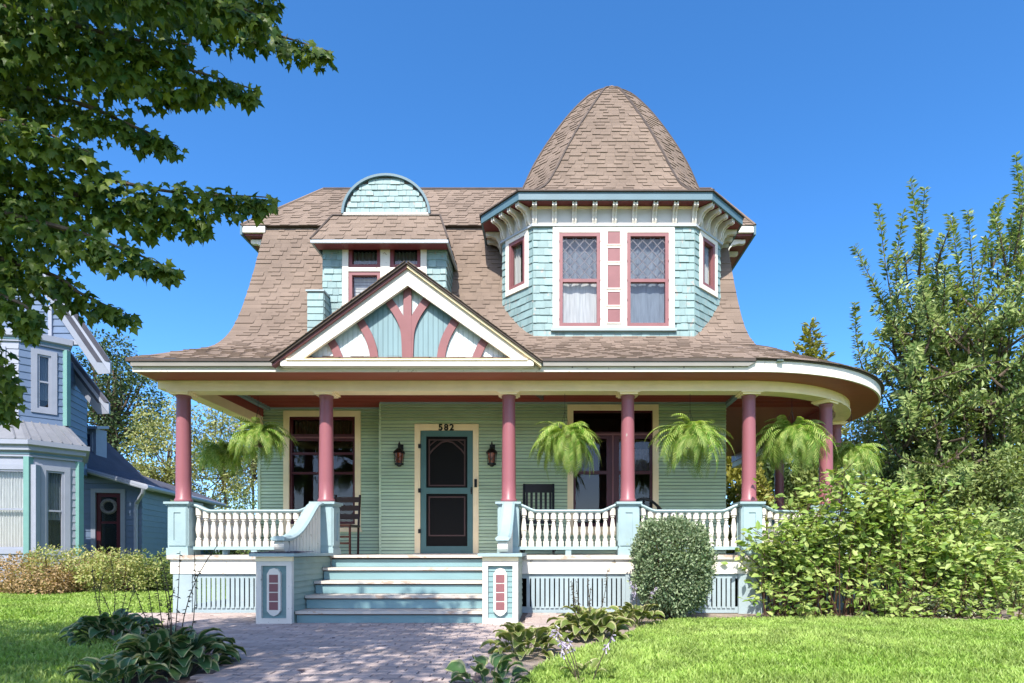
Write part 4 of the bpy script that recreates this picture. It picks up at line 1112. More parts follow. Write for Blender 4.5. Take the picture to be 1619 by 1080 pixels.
    # rakes: white barge boards with boxed soffits, one over the gable, one over the side wall
    for (x0, y0, x1, y1, Y0, Y1) in ((60, 405, 174, 572, 16.6, 17.4), (98, 540, 172, 637, 17.7, 19.0)):
        p0, p1 = PT(x0, y0, Y0), PT(x1, y1, Y0); q1, q0 = p1 + Vector((-.42, .15, 0)), p0 + Vector((-.42, .15, 0))
        RB = MB().hexa([p0 + Vector((0, 0, -.32)), p1 + Vector((0, 0, -.32)), p1 + Vector((0, .06, -.32)), p0 + Vector((0, .06, -.32)), p0, p1, p1 + Vector((0, .06, 0)), p0 + Vector((0, .06, 0))]).build('barge_board', M['trim_pale'], nb)
        dz = Vector((0, 0, -.30)); quad_obj('rake_soffit', [p0 + dz + Vector((0, .07, 0)), p1 + dz + Vector((0, .07, 0)), q1 + dz, q0 + dz], .02, M['trim_pale'], nb)
        for t in np.linspace(.05, .95, 9):
            A_ = p0.lerp(p1, t) + dz + Vector((0, .07, -.012)); B_ = q0.lerp(q1, t) + dz + Vector((0, 0, -.012)); MB().tube([A_, B_], .012, 4).build('soffit_batten', M['trim_pale'], RB)
        quad_obj('house_roof', [p0 + Vector((0, -.02, .02)), p1 + Vector((.02, -.02, .02)), q1 + Vector((-.1, .0, .02)), q0 + Vector((-.1, .0, .02))], .03, M['slate'], nb)
    # rear wing with the door
    D0, D1 = (WX(112, 19.0), 19.0), (WX(224, 19.35), 19.35)
    f = frame(D0[0], D0[1], D1[0] - D0[0], D1[1] - D0[1]); L_ = math.dist(D0, D1)
    ux = lambda px: (px - 112) / 112 * L_
    dh = (ux(144), ux(198), .05, 2.86)
    f, L_, w = wall(D0, D1, 0, 3.02, 'clap_blue', .19, [dh])
    fx = frame(D0[0], D0[1], D1[0] - D0[0], D1[1] - D0[1]); MB().prism([(0, 3.03), (L_, 3.03), (L_, 3.06), (0, 3.60)], lambda p, q, t: fx(p, t, q), -.1, .0).build('house_wall', M['clap_blue'], nb)
    dr = MB(); dr.ring(f, dh[0], dh[1], dh[2], dh[3], .13, -.1, .04, wb=.01); DR = dr.build('side_door', M['trim_pale'], nb)
    MB().ring(f, dh[0] + .14, dh[1] - .14, .08, dh[3] - .14, .12, -.06, -.01, wb=.8).build('door_leaf', M['maroon_dark'], DR)
    MB().obox(f, dh[0] + .2, dh[1] - .2, .8, dh[3] - .2, -.05, -.045).build('door_pane', M['glass_bright'], DR)
    MB().obox(f, dh[0] + .14, dh[1] - .14, 1.75, 1.82, -.055, -.02).build('door_rail', M['maroon_dark'], DR)
    MB().obox(f, dh[0] + .15, dh[1] - .15, .1, dh[3] - .15, -.5, -.48).build('dark_backing', M['dark'], DR)
    um = (dh[0] + dh[1]) / 2
    wm = MB(); ring_pts = [f(um + .2 * math.cos(t), -.02, 2.3 + .2 * math.sin(t)) for t in np.linspace(0, 2 * math.pi, 19)]
    wm.tube(ring_pts, .055, 6); wr = wm.build('door_wreath', M['wreath'], None, origin=f(um, -.02, 2.1)); tag(wr, 'round pale dried wreath on the dark side door of the blue house', 'wreath')
    S1 = (WX(338, 27.5), 27.5)
    hh = (2.6, 4.3, 1.15, 2.75); h2 = (6.0, 7.2, 1.3, 2.75)
    f2, L2, w2 = wall(D1, S1, 0, 3.0, 'clap_slate', .19, [hh, h2]); win(f2, hh, 'cream', glass='glass'); win(f2, h2, 'cream', glass='glass')
    A_, B_ = PT(108, 733, 18.6), PT(230, 767, 18.95); Cc = Vector((S1[0] + .35, 28, 3.02)); Dd, Ee = PT(226, 752, 22.5), PT(142, 672, 22.0)
    quad_obj('wing_roof', [A_, B_, Dd, Ee], .05, M['slate'], nb); quad_obj('wing_roof', [B_, Cc, Cc + Vector((-1.2, 0, .5)), Dd], .05, M['slate'], nb)
    quad_obj('wing_soffit', [A_ + Vector((0, 0, -.13)), B_ + Vector((0, 0, -.13)), B_ + Vector((-.2, .7, -.13)), A_ + Vector((0, .7, -.13))], .02, M['trim_pale'], nb)
    G_ = MB(); G_.tube([A_ + Vector((0, -.05, -.06)), B_ + Vector((.03, -.05, -.06)), Cc + Vector((.05, 0, -.06))], .085, 8); G_.build('gutter', M['trim_pale'], nb)
    p = B_ + Vector((-.05, -.02, -.12)); DP = MB().tube([p, p + Vector((-.05, .05, -.12)), p + Vector((-.42, .30, -.42)), p + Vector((-.46, .32, -.6)), p + Vector((-.46, .32, -2.9))], .06, 8)
    DP.build('downspout', M['trim_pale'], nb)
    # little window dormer on the wing roof
    q = PT(138, 712, 20.6); f = front(q.y)
    MB().box(q.x - .36, q.x + .30, q.y, q.y + .5, q.z - .35, q.z + .75).build('roof_dormer', M['trim_pale'], nb)
    Wd = MB().ring(f, q.x - .22, q.x + .2, q.z - .1, q.z + .62, .07, -.01, .05).build('dormer_window', M['trim_pale'], nb)
    MB().obox(f, q.x - .15, q.x + .13, q.z - .03, q.z + .55, .0, .02).build('pane', M['clap_blue_dark'], Wd)
    quad_obj('dormer_roof', [(q.x - .5, q.y - .25, q.z + .78), (q.x + .52, q.y - .25, q.z + .78), (q.x + .3, q.y + .6, q.z + .95), (q.x - .6, q.y + .6, q.z + .95)], .09, M['trim_pale'], nb)
    MB().box(-26, WX(88, 25), 17.6, 25, 0, 6.2).build('house_core', M['dark'], nb)
    MB().hexa([(x_, y_, z_) for z_ in (0, 2.85) for x_, y_ in ((WX(112, 19.3), 20.0), (D1[0] - .25, 20.0), (S1[0] - .3, 27.3), (S1[0] - 4, 27.3))]).build('house_core', M['dark'], nb)
M['wreath'] = mat('dried_wreath', srgb(168, 160, 160), .9, .3, 20, .5, 60)
M['clap_blue_dark'] = mat('dusky_pane', srgb(70, 84, 120), .15, .15, 3)
neighbour()

# ================================================================ THINGS ON THE PORCH
def lantern(px, label):
    Y = 10.2 - .14; c = PT(px, 720, Y); t = thing('wall_lantern', label, 'wall lantern', c, 'lanterns beside the front door')
    MB().box(c.x - .045, c.x + .045, c.y + .10, c.y + .128, c.z + .02, c.z + .20).build('back_plate', M['iron'], t)
    m = MB(); m.tube([(c.x, c.y + .10, c.z + .12), (c.x, c.y + .06, c.z + .19), (c.x, c.y + .02, c.z + .225), (c.x, c.y, c.z + .20), (c.x, c.y, c.z + .12)], .011, 6); m.build('arm', M['iron'], t)
    MB().lathe([(.10, 0), (.088, .03), (.05, .07), (.022, .09), (.012, .12)], 12, (c.x, c.y, c.z + .035)).build('hood', M['iron'], t)
    m = MB().lathe([(.068, -.16), (.074, -.148), (.074, -.135), (.066, -.13)], 12, c); m.lathe([(.02, -.19), (.05, -.165), (.05, -.16)], 10, c)
    for k in range(6):
        a = math.pi * k / 3 + .3; m.tube([(c.x + .067 * math.cos(a), c.y + .067 * math.sin(a), c.z - .14), (c.x + .082 * math.cos(a), c.y + .082 * math.sin(a), c.z + .04)], .006, 4)
    for sg in (-1, 1): m.tube([(c.x - sg * .05, c.y - .072, c.z - .12), (c.x + sg * .05, c.y - .078, c.z - .02)], .005, 4)
    m.build('cage', M['iron'], t)
    MB().lathe([(.055, -.13), (.068, .035)], 12, c).build('glass_shade', M['amber'], t)
lantern(631, 'black iron lantern with amber glass between the left window and the front door')
lantern(777.5, 'black iron lantern with amber glass to the right of the door, beside the doorbell')

def rocker():
    c = Vector((WX(851, 9.35), 9.35, FLOOR)); t = thing('rocking_chair', 'black slatted wooden rocking chair behind the railing right of the steps', 'rocking chair', c)
    m = MB()
    def bx(n, x0, x1, y0, y1, z0, z1): MB().box(c.x + x0, c.x + x1, c.y + y0, c.y + y1, c.z + z0, c.z + z1).build(n, M['black'], t)
    MB().hexa([(c.x - .25, c.y - .25, c.z + .42), (c.x + .25, c.y - .25, c.z + .42), (c.x + .25, c.y + .22, c.z + .38), (c.x - .25, c.y + .22, c.z + .38), (c.x - .25, c.y - .25, c.z + .45), (c.x + .25, c.y - .25, c.z + .45), (c.x + .25, c.y + .22, c.z + .41), (c.x - .25, c.y + .22, c.z + .41)]).build('seat', M['black'], t)
    for sg in (-1, 1):
        x = c.x + sg * .235
        MB().tube([(x, c.y + .2, c.z + .05), (x, c.y + .24, c.z + .45), (x, c.y + .36, c.z + 1.14)], .022, 6).build('back_post', M['black'], t)
        MB().tube([(x + sg * .02, c.y - .24, c.z + .05), (x + sg * .02, c.y - .24, c.z + .64)], .02, 6).build('leg', M['black'], t)
        MB().hexa([(x - .035, c.y - .3, c.z + .64), (x + .035, c.y - .3, c.z + .64), (x + .03, c.y + .27, c.z + .66), (x - .03, c.y + .27, c.z + .66), (x - .035, c.y - .3, c.z + .665), (x + .035, c.y - .3, c.z + .665), (x + .03, c.y + .27, c.z + .685), (x - .03, c.y + .27, c.z + .685)]).build('armrest', M['black'], t)
        MB().sweep([(x, c.y + s, c.z + .02 + .14 * s * s) for s in np.linspace(-.42, .55, 12)], rect_prof(-.016, .016, 0, .04)).build('rocker', M['black'], t)
    bq = lambda f: (c.y + .24 + .12 * f, c.z + .45 + .69 * f)
    for n, f0, f1 in (('top_rail', .80, 1.0), ('bottom_rail', .06, .14)):
        (y0, za), (y1, zb) = bq(f0), bq(f1); MB().hexa([(c.x - .235, y0 - .012, za), (c.x + .235, y0 - .012, za), (c.x + .235, y0 + .012, za), (c.x - .235, y0 + .012, za), (c.x - .235, y1 - .012, zb), (c.x + .235, y1 - .012, zb), (c.x + .235, y1 + .012, zb), (c.x - .235, y1 + .012, zb)]).build(n, M['black'], t)
    for k in range(6):
        x = c.x - .19 + k * .076; (y0, za), (y1, zb) = bq(.12), bq(.82)
        MB().hexa([(x - .02, y0 - .006, za), (x + .02, y0 - .006, za), (x + .02, y0 + .006, za), (x - .02, y0 + .006, za), (x - .02, y1 - .006, zb), (x + .02, y1 - .006, zb), (x + .02, y1 + .006, zb), (x - .02, y1 + .006, zb)]).build('back_slat', M['black'], t)
rocker()
def armchair():
    c = Vector((WX(1022, 9.2), 9.2, FLOOR)); t = thing('garden_chair', 'black round-backed chair showing above the railing under the right window', 'chair', c)
    m = MB(); m.lathe([(.26, .38), (.29, .40), (.29, .43), (.25, .45)], 20, c); m.build('seat', M['black'], t)
    P = [(c.x + .30 * math.cos(a), c.y + .28 * math.sin(a) * .9, c.z + .62 + .26 * math.sin(a) ** 2) for a in np.linspace(-.35, math.pi + .35, 21)]
    MB().tube(P, .022, 6).build('backrest', M['black'], t)
    for p in P[4:17:2]: MB().tube([(c.x + (p[0] - c.x) * .9, c.y + (p[1] - c.y) * .9, c.z + .43), p], .014, 5).build('back_slat', M['black'], t)
    for p in (P[0], P[-1]): MB().tube([(p[0], p[1], c.z + .43), p], .02, 5).build('arm_post', M['black'], t)
    for a in (.8, 2.3, 3.9, 5.5): MB().tube([(c.x + .2 * math.cos(a), c.y + .2 * math.sin(a), c.z + .4), (c.x + .26 * math.cos(a), c.y + .26 * math.sin(a), c.z)], .018, 5).build('leg', M['black'], t)
armchair()
def side_chair():
    c = Vector((WX(540, 9.6), 9.6, FLOOR)); t = thing('wooden_chair', 'dark brown wooden chair standing before the left porch window', 'chair', c)
    for sx in (-1, 1):
        MB().tube([(c.x + sx * .2, c.y + .2, c.z), (c.x + sx * .2, c.y + .22, c.z + .45), (c.x + sx * .2, c.y + .30, c.z + .98)], .02, 6).build('back_post', M['mahogany'], t)
        MB().tube([(c.x + sx * .2, c.y - .2, c.z), (c.x + sx * .2, c.y - .2, c.z + .44)], .02, 6).build('leg', M['mahogany'], t)
    MB().box(c.x - .23, c.x + .23, c.y - .23, c.y + .21, c.z + .44, c.z + .475).build('seat', M['mahogany'], t)
    for z in (.62, .76, .9): MB().box(c.x - .19, c.x + .19, c.y + .24 + (z - .6) * .14, c.y + .26 + (z - .6) * .14, c.z + z - .04, c.z + z + .045).build('back_slat', M['mahogany'], t)
    for z in (.18, .28):
        MB().box(c.x - .19, c.x + .19, c.y - .21, c.y - .19, c.z + z - .015, c.z + z + .015).build('stretcher', M['mahogany'], t)
side_chair()

# ================================================================ LEAVES
def norm(a): return a / np.maximum(1e-9, np.linalg.norm(a, axis=1, keepdims=True))
T_LEAF = (np.array([[0, 0, 0], [.26, .38, .07], [0, .5, 0.0], [0, 1, -.06], [-.26, .38, .07], [.17, .72, .03], [-.17, .72, .03]]),
          [(0, 1, 2), (0, 2, 4), (1, 5, 2), (2, 6, 4), (5, 3, 2), (2, 3, 6)])
T_SMALL = (np.array([[0, 0, 0], [.3, .45, .08], [0, 1, -.03], [-.3, .45, .08]]), [(0, 1, 2), (0, 2, 3)])
T_NARROW = (np.array([[0, 0, 0], [.24, .42, .07], [0, 1, -.10], [-.24, .42, .07]]), [(0, 1, 2), (0, 2, 3)])
_mo = [(0, 0), (.14, .10), (.42, .02), (.34, .24), (.56, .52), (.30, .48), (.20, .62), (0, 1.0), (-.20, .62), (-.30, .48), (-.56, .52), (-.34, .24), (-.42, .02), (-.14, .10)]
T_MAPLE = (np.array([[0, .36, .04]] + [[x, y, -.36 * x * x - .16 * y * y] for x, y in _mo]), [(0, i + 1, (i + 1) % 14 + 1) for i in range(14)])
def leaf_basis(D, N):
    Yv = norm(D); Z = norm(N - (N * Yv).sum(1, keepdims=True) * Yv); return np.cross(Yv, Z), Yv, Z
def leaves(name, parent, P, D, N, S, tpl, material, singles=0, single_name='leaf', kind=None):
    """all leaves in one mesh, or the ones that show largest as parts and the rest as one mass"""
    P, D, N, S = (np.asarray(a, float) for a in (P, D, N, S)); X, Yv, Z = leaf_basis(D, N)
    off = np.array(root_of(parent).location); tv, tf = tpl; n = len(P)
    idx = np.arange(n)
    if singles:
        px = VX + P[:, 0] / np.maximum(.2, P[:, 1]) * FPX; py = VY - (P[:, 2] - EYE) / np.maximum(.2, P[:, 1]) * FPX
        ok = (px > 0) & (px < 1619) & (py > 0) & (py < 1080) & (P[:, 1] > .3)
        sc = np.where(ok, S / np.maximum(.2, P[:, 1]) * (.4 + np.abs(Z[:, 1])), -1) * rng.uniform(.85, 1, n); order = np.argsort(-sc); pick = order[:singles]; pick = pick[sc[pick] > 0]
        mes = []
        for r in np.linspace(.05, .95, 6):
            mes.append(np_mesh(single_name, tv, [i for f in tf for i in f], [3 * i for i in range(len(tf))], [r] * len(tv), False, material))
        for i in pick:
            o = link(single_name, mes[int(rng.integers(6))], parent)
            mw = Matrix(((*(X[i] * S[i]),), (*(Yv[i] * S[i]),), (*(Z[i] * S[i]),))).transposed().to_4x4(); mw.translation = Vector(P[i] - off); o.matrix_local = mw
        idx = np.setdiff1d(idx, pick)
    if not len(idx): return
    P, X, Yv, Z, S = P[idx] - off, X[idx], Yv[idx], Z[idx], S[idx]; n = len(P); k = len(tv)
    V = P[:, None, :] + S[:, None, None] * (tv[None, :, 0, None] * X[:, None, :] + tv[None, :, 1, None] * Yv[:, None, :] + tv[None, :, 2, None] * Z[:, None, :])
    F_ = (np.array(tf)[None] + (np.arange(n) * k)[:, None, None]).reshape(-1)
    me = np_mesh(name, V.reshape(-1, 3), F_, np.arange(0, len(F_), 3), np.repeat(rng.random(n), k), False, material)
    o = link(name, me, parent)
    if kind or singles: tag(o, kind='stuff')
    return o
def rdir(n): return norm(rng.normal(size=(n, 3)))
def clumps(centres, radii, per, up=.5, droop=.3, flat=1.0):
    """leaf positions on the skins of many small clumps"""
    P = []; D = []; N = []
    for c, r in zip(centres, radii):
        m = max(4, int(per * (r ** 2))); d = rdir(m); d[:, 2] *= flat; q = np.array(c) + d * r * rng.uniform(.45, 1.05, (m, 1)); P.append(q)
        D.append(norm(d + rng.normal(size=(m, 3)) * .5 + np.array([0, 0, -droop]))); N.append(norm(d * .6 + np.array([0, 0, up]) + rng.normal(size=(m, 3)) * .35))
    return np.vstack(P), np.vstack(D), np.vstack(N)
def ellipsoid_pts(c, r, n, shell=.35, zmin=-1):
    d = rdir(n * 2); q = d * (rng.uniform(shell ** 3, 1, (n * 2, 1)) ** (1 / 3)); q = q[q[:, 2] > zmin][:n]
    return np.array(c) + q * np.array(r)
def limb(m, a, b, r0, r1, sag=.08, n=5):
    a, b = Vector(a), Vector(b); j = Vector(rng.normal(size=3)) * (b - a).length * sag; pts = []
    for i in range(n + 1):
        t = i / n; pts.append(a.lerp(b, t) + j * math.sin(math.pi * t))
    m.tube(pts, [r0 + (r1 - r0) * i / n for i in range(n + 1)], 6); return pts
def bg_tree(name, label, c, r, n_clump, cr, leaf, per, material, trunk_r=.16, group=None, tpl=T_SMALL, shell=.4, zmin=-1, twigs=0, cat='tree', foliage='crown'):
    t = thing(name, label, cat, (c[0], c[1], 0), group)
    C = ellipsoid_pts(c, r, n_clump, shell, zmin); R_ = rng.uniform(.6, 1.25, n_clump) * cr
    m = MB(); limb(m, (c[0], c[1], -.05), (c[0], c[1], c[2] + r[2] * .3), trunk_r, trunk_r * .4, .02); m.build('trunk', M['bark'], t)
    b = MB()
    for q in C[:: max(1, n_clump // 40)]: limb(b, (c[0], c[1], c[2] - r[2] * rng.uniform(.0, .5)), q, trunk_r * .35, trunk_r * .05)
    b.build('branches', M['bark'], t)
    P, D, N = clumps(C, R_, per); leaves(foliage, t, P, D, N, leaf * rng.uniform(.6, 1.2, len(P)), tpl, material); return t

# ---------------- street maple: leaves hang into the picture, its canopy shades the path
def maple():
    t = thing('maple_tree', 'leafy maple whose dark branches hang into the upper left, over the path', 'tree', (-5.6, 1.5, 0))
    m = MB(); m.tube([(-5.6, 1.5, -.1), (-5.62, 1.5, .5), (-5.5, 1.5, 2.0), (-5.3, 1.45, 3.4), (-5.1, 1.4, 5.0), (-4.9, 1.3, 6.8)], [.34, .26, .22, .19, .14, .07], 12); m.build('trunk', M['bark'], t)
    B = [[(-330, -160, 3.2), (100, -40, 3.1), (330, 22, 3.1), (522, 82, 3.2)], [(-330, 0, 3.0), (100, 60, 2.9), (280, 105, 3.0), (398, 140, 3.1)],
         [(-330, 40, 3.3), (80, 150, 3.1), (200, 195, 3.1), (282, 232, 3.2)], [(-330, 140, 3.0), (60, 250, 3.0), (250, 300, 3.1), (425, 312, 3.2)],
         [(-330, 240, 3.2), (80, 300, 3.1), (220, 335, 3.1), (330, 352, 3.2)], [(-330, 260, 3.1), (60, 350, 3.0), (180, 388, 3.0), (272, 425, 3.1)],
         [(-330, 330, 3.2), (40, 420, 3.1), (130, 465, 3.1), (200, 498, 3.2)], [(-300, 400, 3.0), (10, 470, 2.9), (50, 520, 3.0)], [(-300, 470, 3.1), (-20, 560, 3.0), (8, 650, 3.1)],
         [(-330, -120, 3.5), (150, -20, 3.5), (440, 0, 3.4)], [(-330, 60, 3.6), (60, 90, 3.5), (240, 130, 3.5), (330, 140, 3.4)], [(-330, 150, 2.8), (0, 190, 2.8), (140, 240, 2.9)],
         [(-330, -60, 2.9), (0, 10, 2.8), (200, 60, 2.9), (300, 70, 3.0)], [(-330, 250, 3.4), (0, 320, 3.3), (120, 370, 3.3)], [(-330, -200, 2.8), (100, -60, 2.7), (300, -20, 2.8), (420, 30, 2.9)]]
    br = MB(); P = []; D = []; N = []; S = []
    for b in B:
        pts = [PT(*q) for q in b]; base = Vector((-5.3 + rng.uniform(-.1, .2), 1.45, pts[0].z * .8 + .3)); full = catmull([base] + pts, 8)
        br.tube(full, list(np.linspace(.022, .003, len(full))), 5)
        seg = np.linalg.norm(np.diff(full, axis=0), axis=1); L_ = seg.sum(); n = int(L_ * 380); cs = np.concatenate([[0], np.cumsum(seg)])
        s = rng.uniform(1.2, L_, n); q = np.stack([np.interp(s, cs, full[:, i]) for i in range(3)], 1); f = (L_ - s) / L_
        rad_ = .04 + .26 * np.minimum(1, f * 2.2); d = rdir(n); q = q + d * (rad_ * rng.uniform(.2, 1.2, n))[:, None]; q[:, 2] -= .03 + np.abs(rng.normal(size=n)) * .07 * np.minimum(1, f * 4)
        P.append(q); D.append(norm(d * .55 + np.array([.1, 0, -.95]) + rng.normal(size=(n, 3)) * .3)); N.append(norm(rng.normal(size=(n, 3)) * .45 + np.array([.1, -.75, .5]))); S.append(rng.uniform(.03, .064, n))
    # canopy overhead (out of the frame, above and behind the camera)
    # each clump stands up-sun of a spot of ground, path or step that lies in its shade
    cr_ = np.random.default_rng(5); C = []; cot = 1 / 1.12
    def shade(x, y, z0, lo=4.5, hi=6.5):
        h = cr_.uniform(lo, hi) - z0; C.append(np.array([x - .12 * h * cot, y - h * cot, z0 + h]))
    for gx in np.arange(-3.6, -.05, .47):
        for gy in np.arange(3.4, 6.95, .47):
            x, y = gx + cr_.uniform(-.2, .2), gy + cr_.uniform(-.2, .2)
            if cr_.random() < .93 and ((y < 6.1 and x < -.5) or (y < 4.5 and x < -.05) or x < -1.15): shade(x, y, 0)
    for gx in np.arange(-9.0, -3.6, .46):
        for gy in np.arange(3.0, 6.75, .46): shade(gx + cr_.uniform(-.25, .25), gy + cr_.uniform(-.25, .25), 0)
    for k in range(17): shade(-3.2 + k * .12 + cr_.uniform(-.1, .1), 7.05, cr_.uniform(.0, .22), 5.0, 6.2)
    for k in range(9): shade(-3.2 + cr_.uniform(-.25, .2), 6.95, .06 + k * .075, 5.0, 6.2)
    for q in C[::3]: limb(br, (-5.2, 1.42, 3.2 + rng.random() * 1.6), q, .05, .01)
    br.build('branches', M['bark'], t)
    p, d, nn = clumps(C, cr_.uniform(.36, .56, len(C)), 540, .8, .5); P.append(p); D.append(d); N.append(nn); S.append(rng.uniform(.08, .12, len(p)))
    leaves('foliage', t, np.vstack(P), np.vstack(D), np.vstack(N), np.concatenate(S), T_MAPLE, M['maple'], 300)
maple()

# ---------------- upright tree on the right
def pear_tree():
    Y0 = 12.0; c = PT(1560, 640, Y0); t = thing('fruit_tree', 'tall leafy tree with long upright shoots at the right edge, beyond the round porch', 'tree', (c.x, Y0, 0))
    m = MB(); m.tube([(c.x, Y0, -.1), (c.x - .05, Y0, 1.2), (c.x + .05, Y0, 2.4), (c.x, Y0, 4.2)], [.17, .13, .11, .05], 8); m.build('trunk', M['bark'], t)
    tips = [(1350, 388), (1352, 480), (1388, 322), (1428, 336), (1440, 285), (1462, 298), (1502, 340), (1530, 334), (1584, 312), (1606, 246), (1619, 262), (1490, 372), (1378, 445), (1362, 545), (1372, 590), (1412, 400),
            (1556, 380), (1570, 330), (1640, 250), (1660, 300), (1690, 330), (1405, 500), (1400, 620), (1450, 360), (1475, 420), (1600, 360), (1540, 430), (1640, 380), (1385, 660), (1430, 460), (1515, 400)]
    b = MB(); P = []; D = []; N = []; S = []
    def shoot(a, e, dens, spread):
        a, e = Vector(a), Vector(e); pts = limb(b, a, e, .028, .005, .05, 6); L_ = (e - a).length; n = int(L_ * dens)
        for i in range(n):
            s = rng.uniform(.12, 1) ** .8; k = min(5, int(s * 6)); q = pts[k].lerp(pts[k + 1], s * 6 - k); ax = (pts[k + 1] - pts[k]).normalized()
            o = Vector(rng.normal(size=3)); o = (o - ax * o.dot(ax)).normalized()
            P.append(q + o * rng.uniform(0, spread) * (1.1 - s)); D.append(o * 1.0 + ax * .55); N.append(ax * .7 - o * .3 + Vector(rng.normal(size=3)) * .3); S.append(rng.uniform(.075, .14))
    for (x, y) in tips:
        Yt = Y0 + rng.uniform(-.9, .9); e = PT(x, y, Yt); a = Vector((c.x + (e.x - c.x) * rng.uniform(.2, .45), Y0 + (Yt - Y0) * .4, rng.uniform(2.2, 4.0) if y < 450 else rng.uniform(1.8, 3.0))); shoot(a, e, 78, .2)
        for k in range(2):
            f = rng.uniform(.35, .75); st = a.lerp(e, f); shoot(st, st + Vector((rng.uniform(-.6, .6), rng.uniform(-.6, .4), rng.uniform(.3, .9))), 80, .12)
    for k in range(320):
        a = Vector((c.x + rng.uniform(-1.9, 1.6), Y0 + rng.uniform(-.8, .8), rng.uniform(1.0, 5.0))); d = Vector(rdir(1)[0]); d.z = abs(d.z) * .6 + .1; d.y -= .2; shoot(a, a + d * rng.uniform(.8, 1.9), 90, .25)
    b.build('branches', M['bark'], t); leaves('crown', t, [tuple(p) for p in P], [tuple(p) for p in D], [tuple(p) for p in N], S, T_NARROW, M['pear'])
pear_tree()

# ---------------- broad-leaved shrub and the clipped one before the porch
def broad_shrub():
    t = thing('broad_leaf_shrub', 'big light green broad-leaved shrub hiding the round end of the porch', 'shrub', (4.3, 7.95, 0))
    b = MB(); P = []; D = []; N = []; S = []
    top = lambda x: float(np.interp(x, [2.55, 2.9, 3.7, 4.5, 5.2, 5.8, 6.3], [1.25, 1.62, 1.80, 1.72, 1.62, 1.30, .95]))
    for k in range(170):
        cl = [3.15, 3.7, 4.1, 4.7, 5.2, 5.7][k % 6]; x0 = cl + rng.normal() * .16; y0 = 8.08 + rng.normal() * .12; xt = x0 + rng.normal() * .5; xt = min(6.3, max(2.6, xt)); yt = y0 + rng.uniform(-.5, .3); z = top(xt) * rng.uniform(.5, 1.1) * (1 + .06 * math.sin(xt * 5))
        a, e = Vector((x0, y0, 0)), Vector((xt, yt, z)); mid = Vector((x0 + (xt - x0) * .3, y0, z * .62)); pts = [Vector(p) for p in catmull([a, mid, e], 4)]
        b.tube(pts, list(np.linspace(.009, .003, len(pts))), 5)
        n = int(rng.integers(44, 62))
        for i in range(n):
            s = rng.uniform(.2, 1) ** .85; f = s * (len(pts) - 1); j = min(len(pts) - 2, int(f)); q = pts[j].lerp(pts[j + 1], f - j); o = Vector(rdir(1)[0]); o.z *= .4; o.y -= .15
            P.append(q + o * rng.uniform(.0, .2)); D.append(o + Vector((0, 0, -.25 + .5 * (rng.random())))); N.append(Vector((0, -.4, .9)) + Vector(rng.normal(size=3)) * .6); S.append(rng.uniform(.05, .14))
    for k in range(70):                                        # low suckers and side shoots near the ground
        a = Vector((rng.uniform(2.75, 6.2), rng.uniform(7.55, 8.0), 0)); e = a + Vector((rng.normal() * .25, rng.uniform(-.25, .05), rng.uniform(.25, .8))); pts = limb(b, a, e, .006, .002, .1, 5)
        for i in range(int(rng.integers(8, 26))):
            f = rng.uniform(.2, 5); j = min(4, int(f)); q = pts[j].lerp(pts[j + 1], f - j); o = Vector(rdir(1)[0]); o.z *= .4
            P.append(q + o * rng.uniform(.0, .12)); D.append(o + Vector((0, 0, rng.uniform(-.3, .3)))); N.append(Vector((0, -.35, 1)) + Vector(rng.normal(size=3)) * .4); S.append(rng.uniform(.06, .14))
    b.build('stems', M['twig'], t); leaves('foliage', t, [tuple(p) for p in P], [tuple(p) for p in D], [tuple(p) for p in N], S, T_LEAF, M['shrub'], 300)
broad_shrub()
def clipped_shrub():
    Y = 7.72; cx = WX(1063, Y); t = thing('clipped_shrub', 'clipped dense grey-green boxwood against the porch lattice, right of the steps', 'shrub', (cx, Y, 0))
    n = 30000; d = rdir(n); s = d / (np.abs(d) ** 3.6).sum(1, keepdims=True) ** (1 / 3.6)
    lump = 1 + .075 * np.sin(d[:, :1] * 9 + 1) * np.cos(d[:, 2:] * 8) + rng.normal(size=(n, 1)) * .06 + .05 * np.sin(d[:, 1:2] * 13 + d[:, 2:] * 11); q = s * lump * rng.uniform(.6, 1.0, (n, 1)) ** .5
    z = .66 + q[:, 2] * .58; w = np.interp(z, [.05, .35, .8, 1.3], [.72, .95, 1.0, .92]); P = np.stack([cx + q[:, 0] * .47 * w, Y + q[:, 1] * .42 * w, z], 1)
    gap = (np.sin(P[:, 0] * 23) + np.sin(P[:, 2] * 19 + P[:, 0] * 7) + rng.normal(size=n) * .9) > -2.0; P, d, n = P[gap], d[gap], int(gap.sum())
    D = norm(d + np.array([0, 0, .35]) + rng.normal(size=(n, 3)) * .7); N = norm(d * .5 + np.array([0, 0, .6]) + rng.normal(size=(n, 3)) * .6)
    m = MB()
    for k in range(26): limb(m, (cx + rng.uniform(-.15, .15), Y + rng.uniform(-.12, .12), 0), (cx + rng.uniform(-.42, .42), Y + rng.uniform(-.38, .38), rng.uniform(.5, 1.15)), .014, .004)
    m.build('stems', M['twig'], t); leaves('foliage', t, P, D, N, rng.uniform(.028, .052, n), T_SMALL, M['box'])
clipped_shrub()
def ground_cover():
    c = (WX(1505, 7.95), 7.95, .1); t = thing('variegated_plant', 'low pale variegated ground cover at the foot of the right shrubs', 'plant', (c[0], c[1], 0))
    C = ellipsoid_pts(c, (.62, .25, .2), 40, .1, -.3); P, D, N = clumps(C, rng.uniform(.07, .13, 40), 3600, .9, .1); leaves('foliage', t, P, D, N, rng.uniform(.03, .055, len(P)), T_SMALL, M['pale_cover'])
ground_cover()

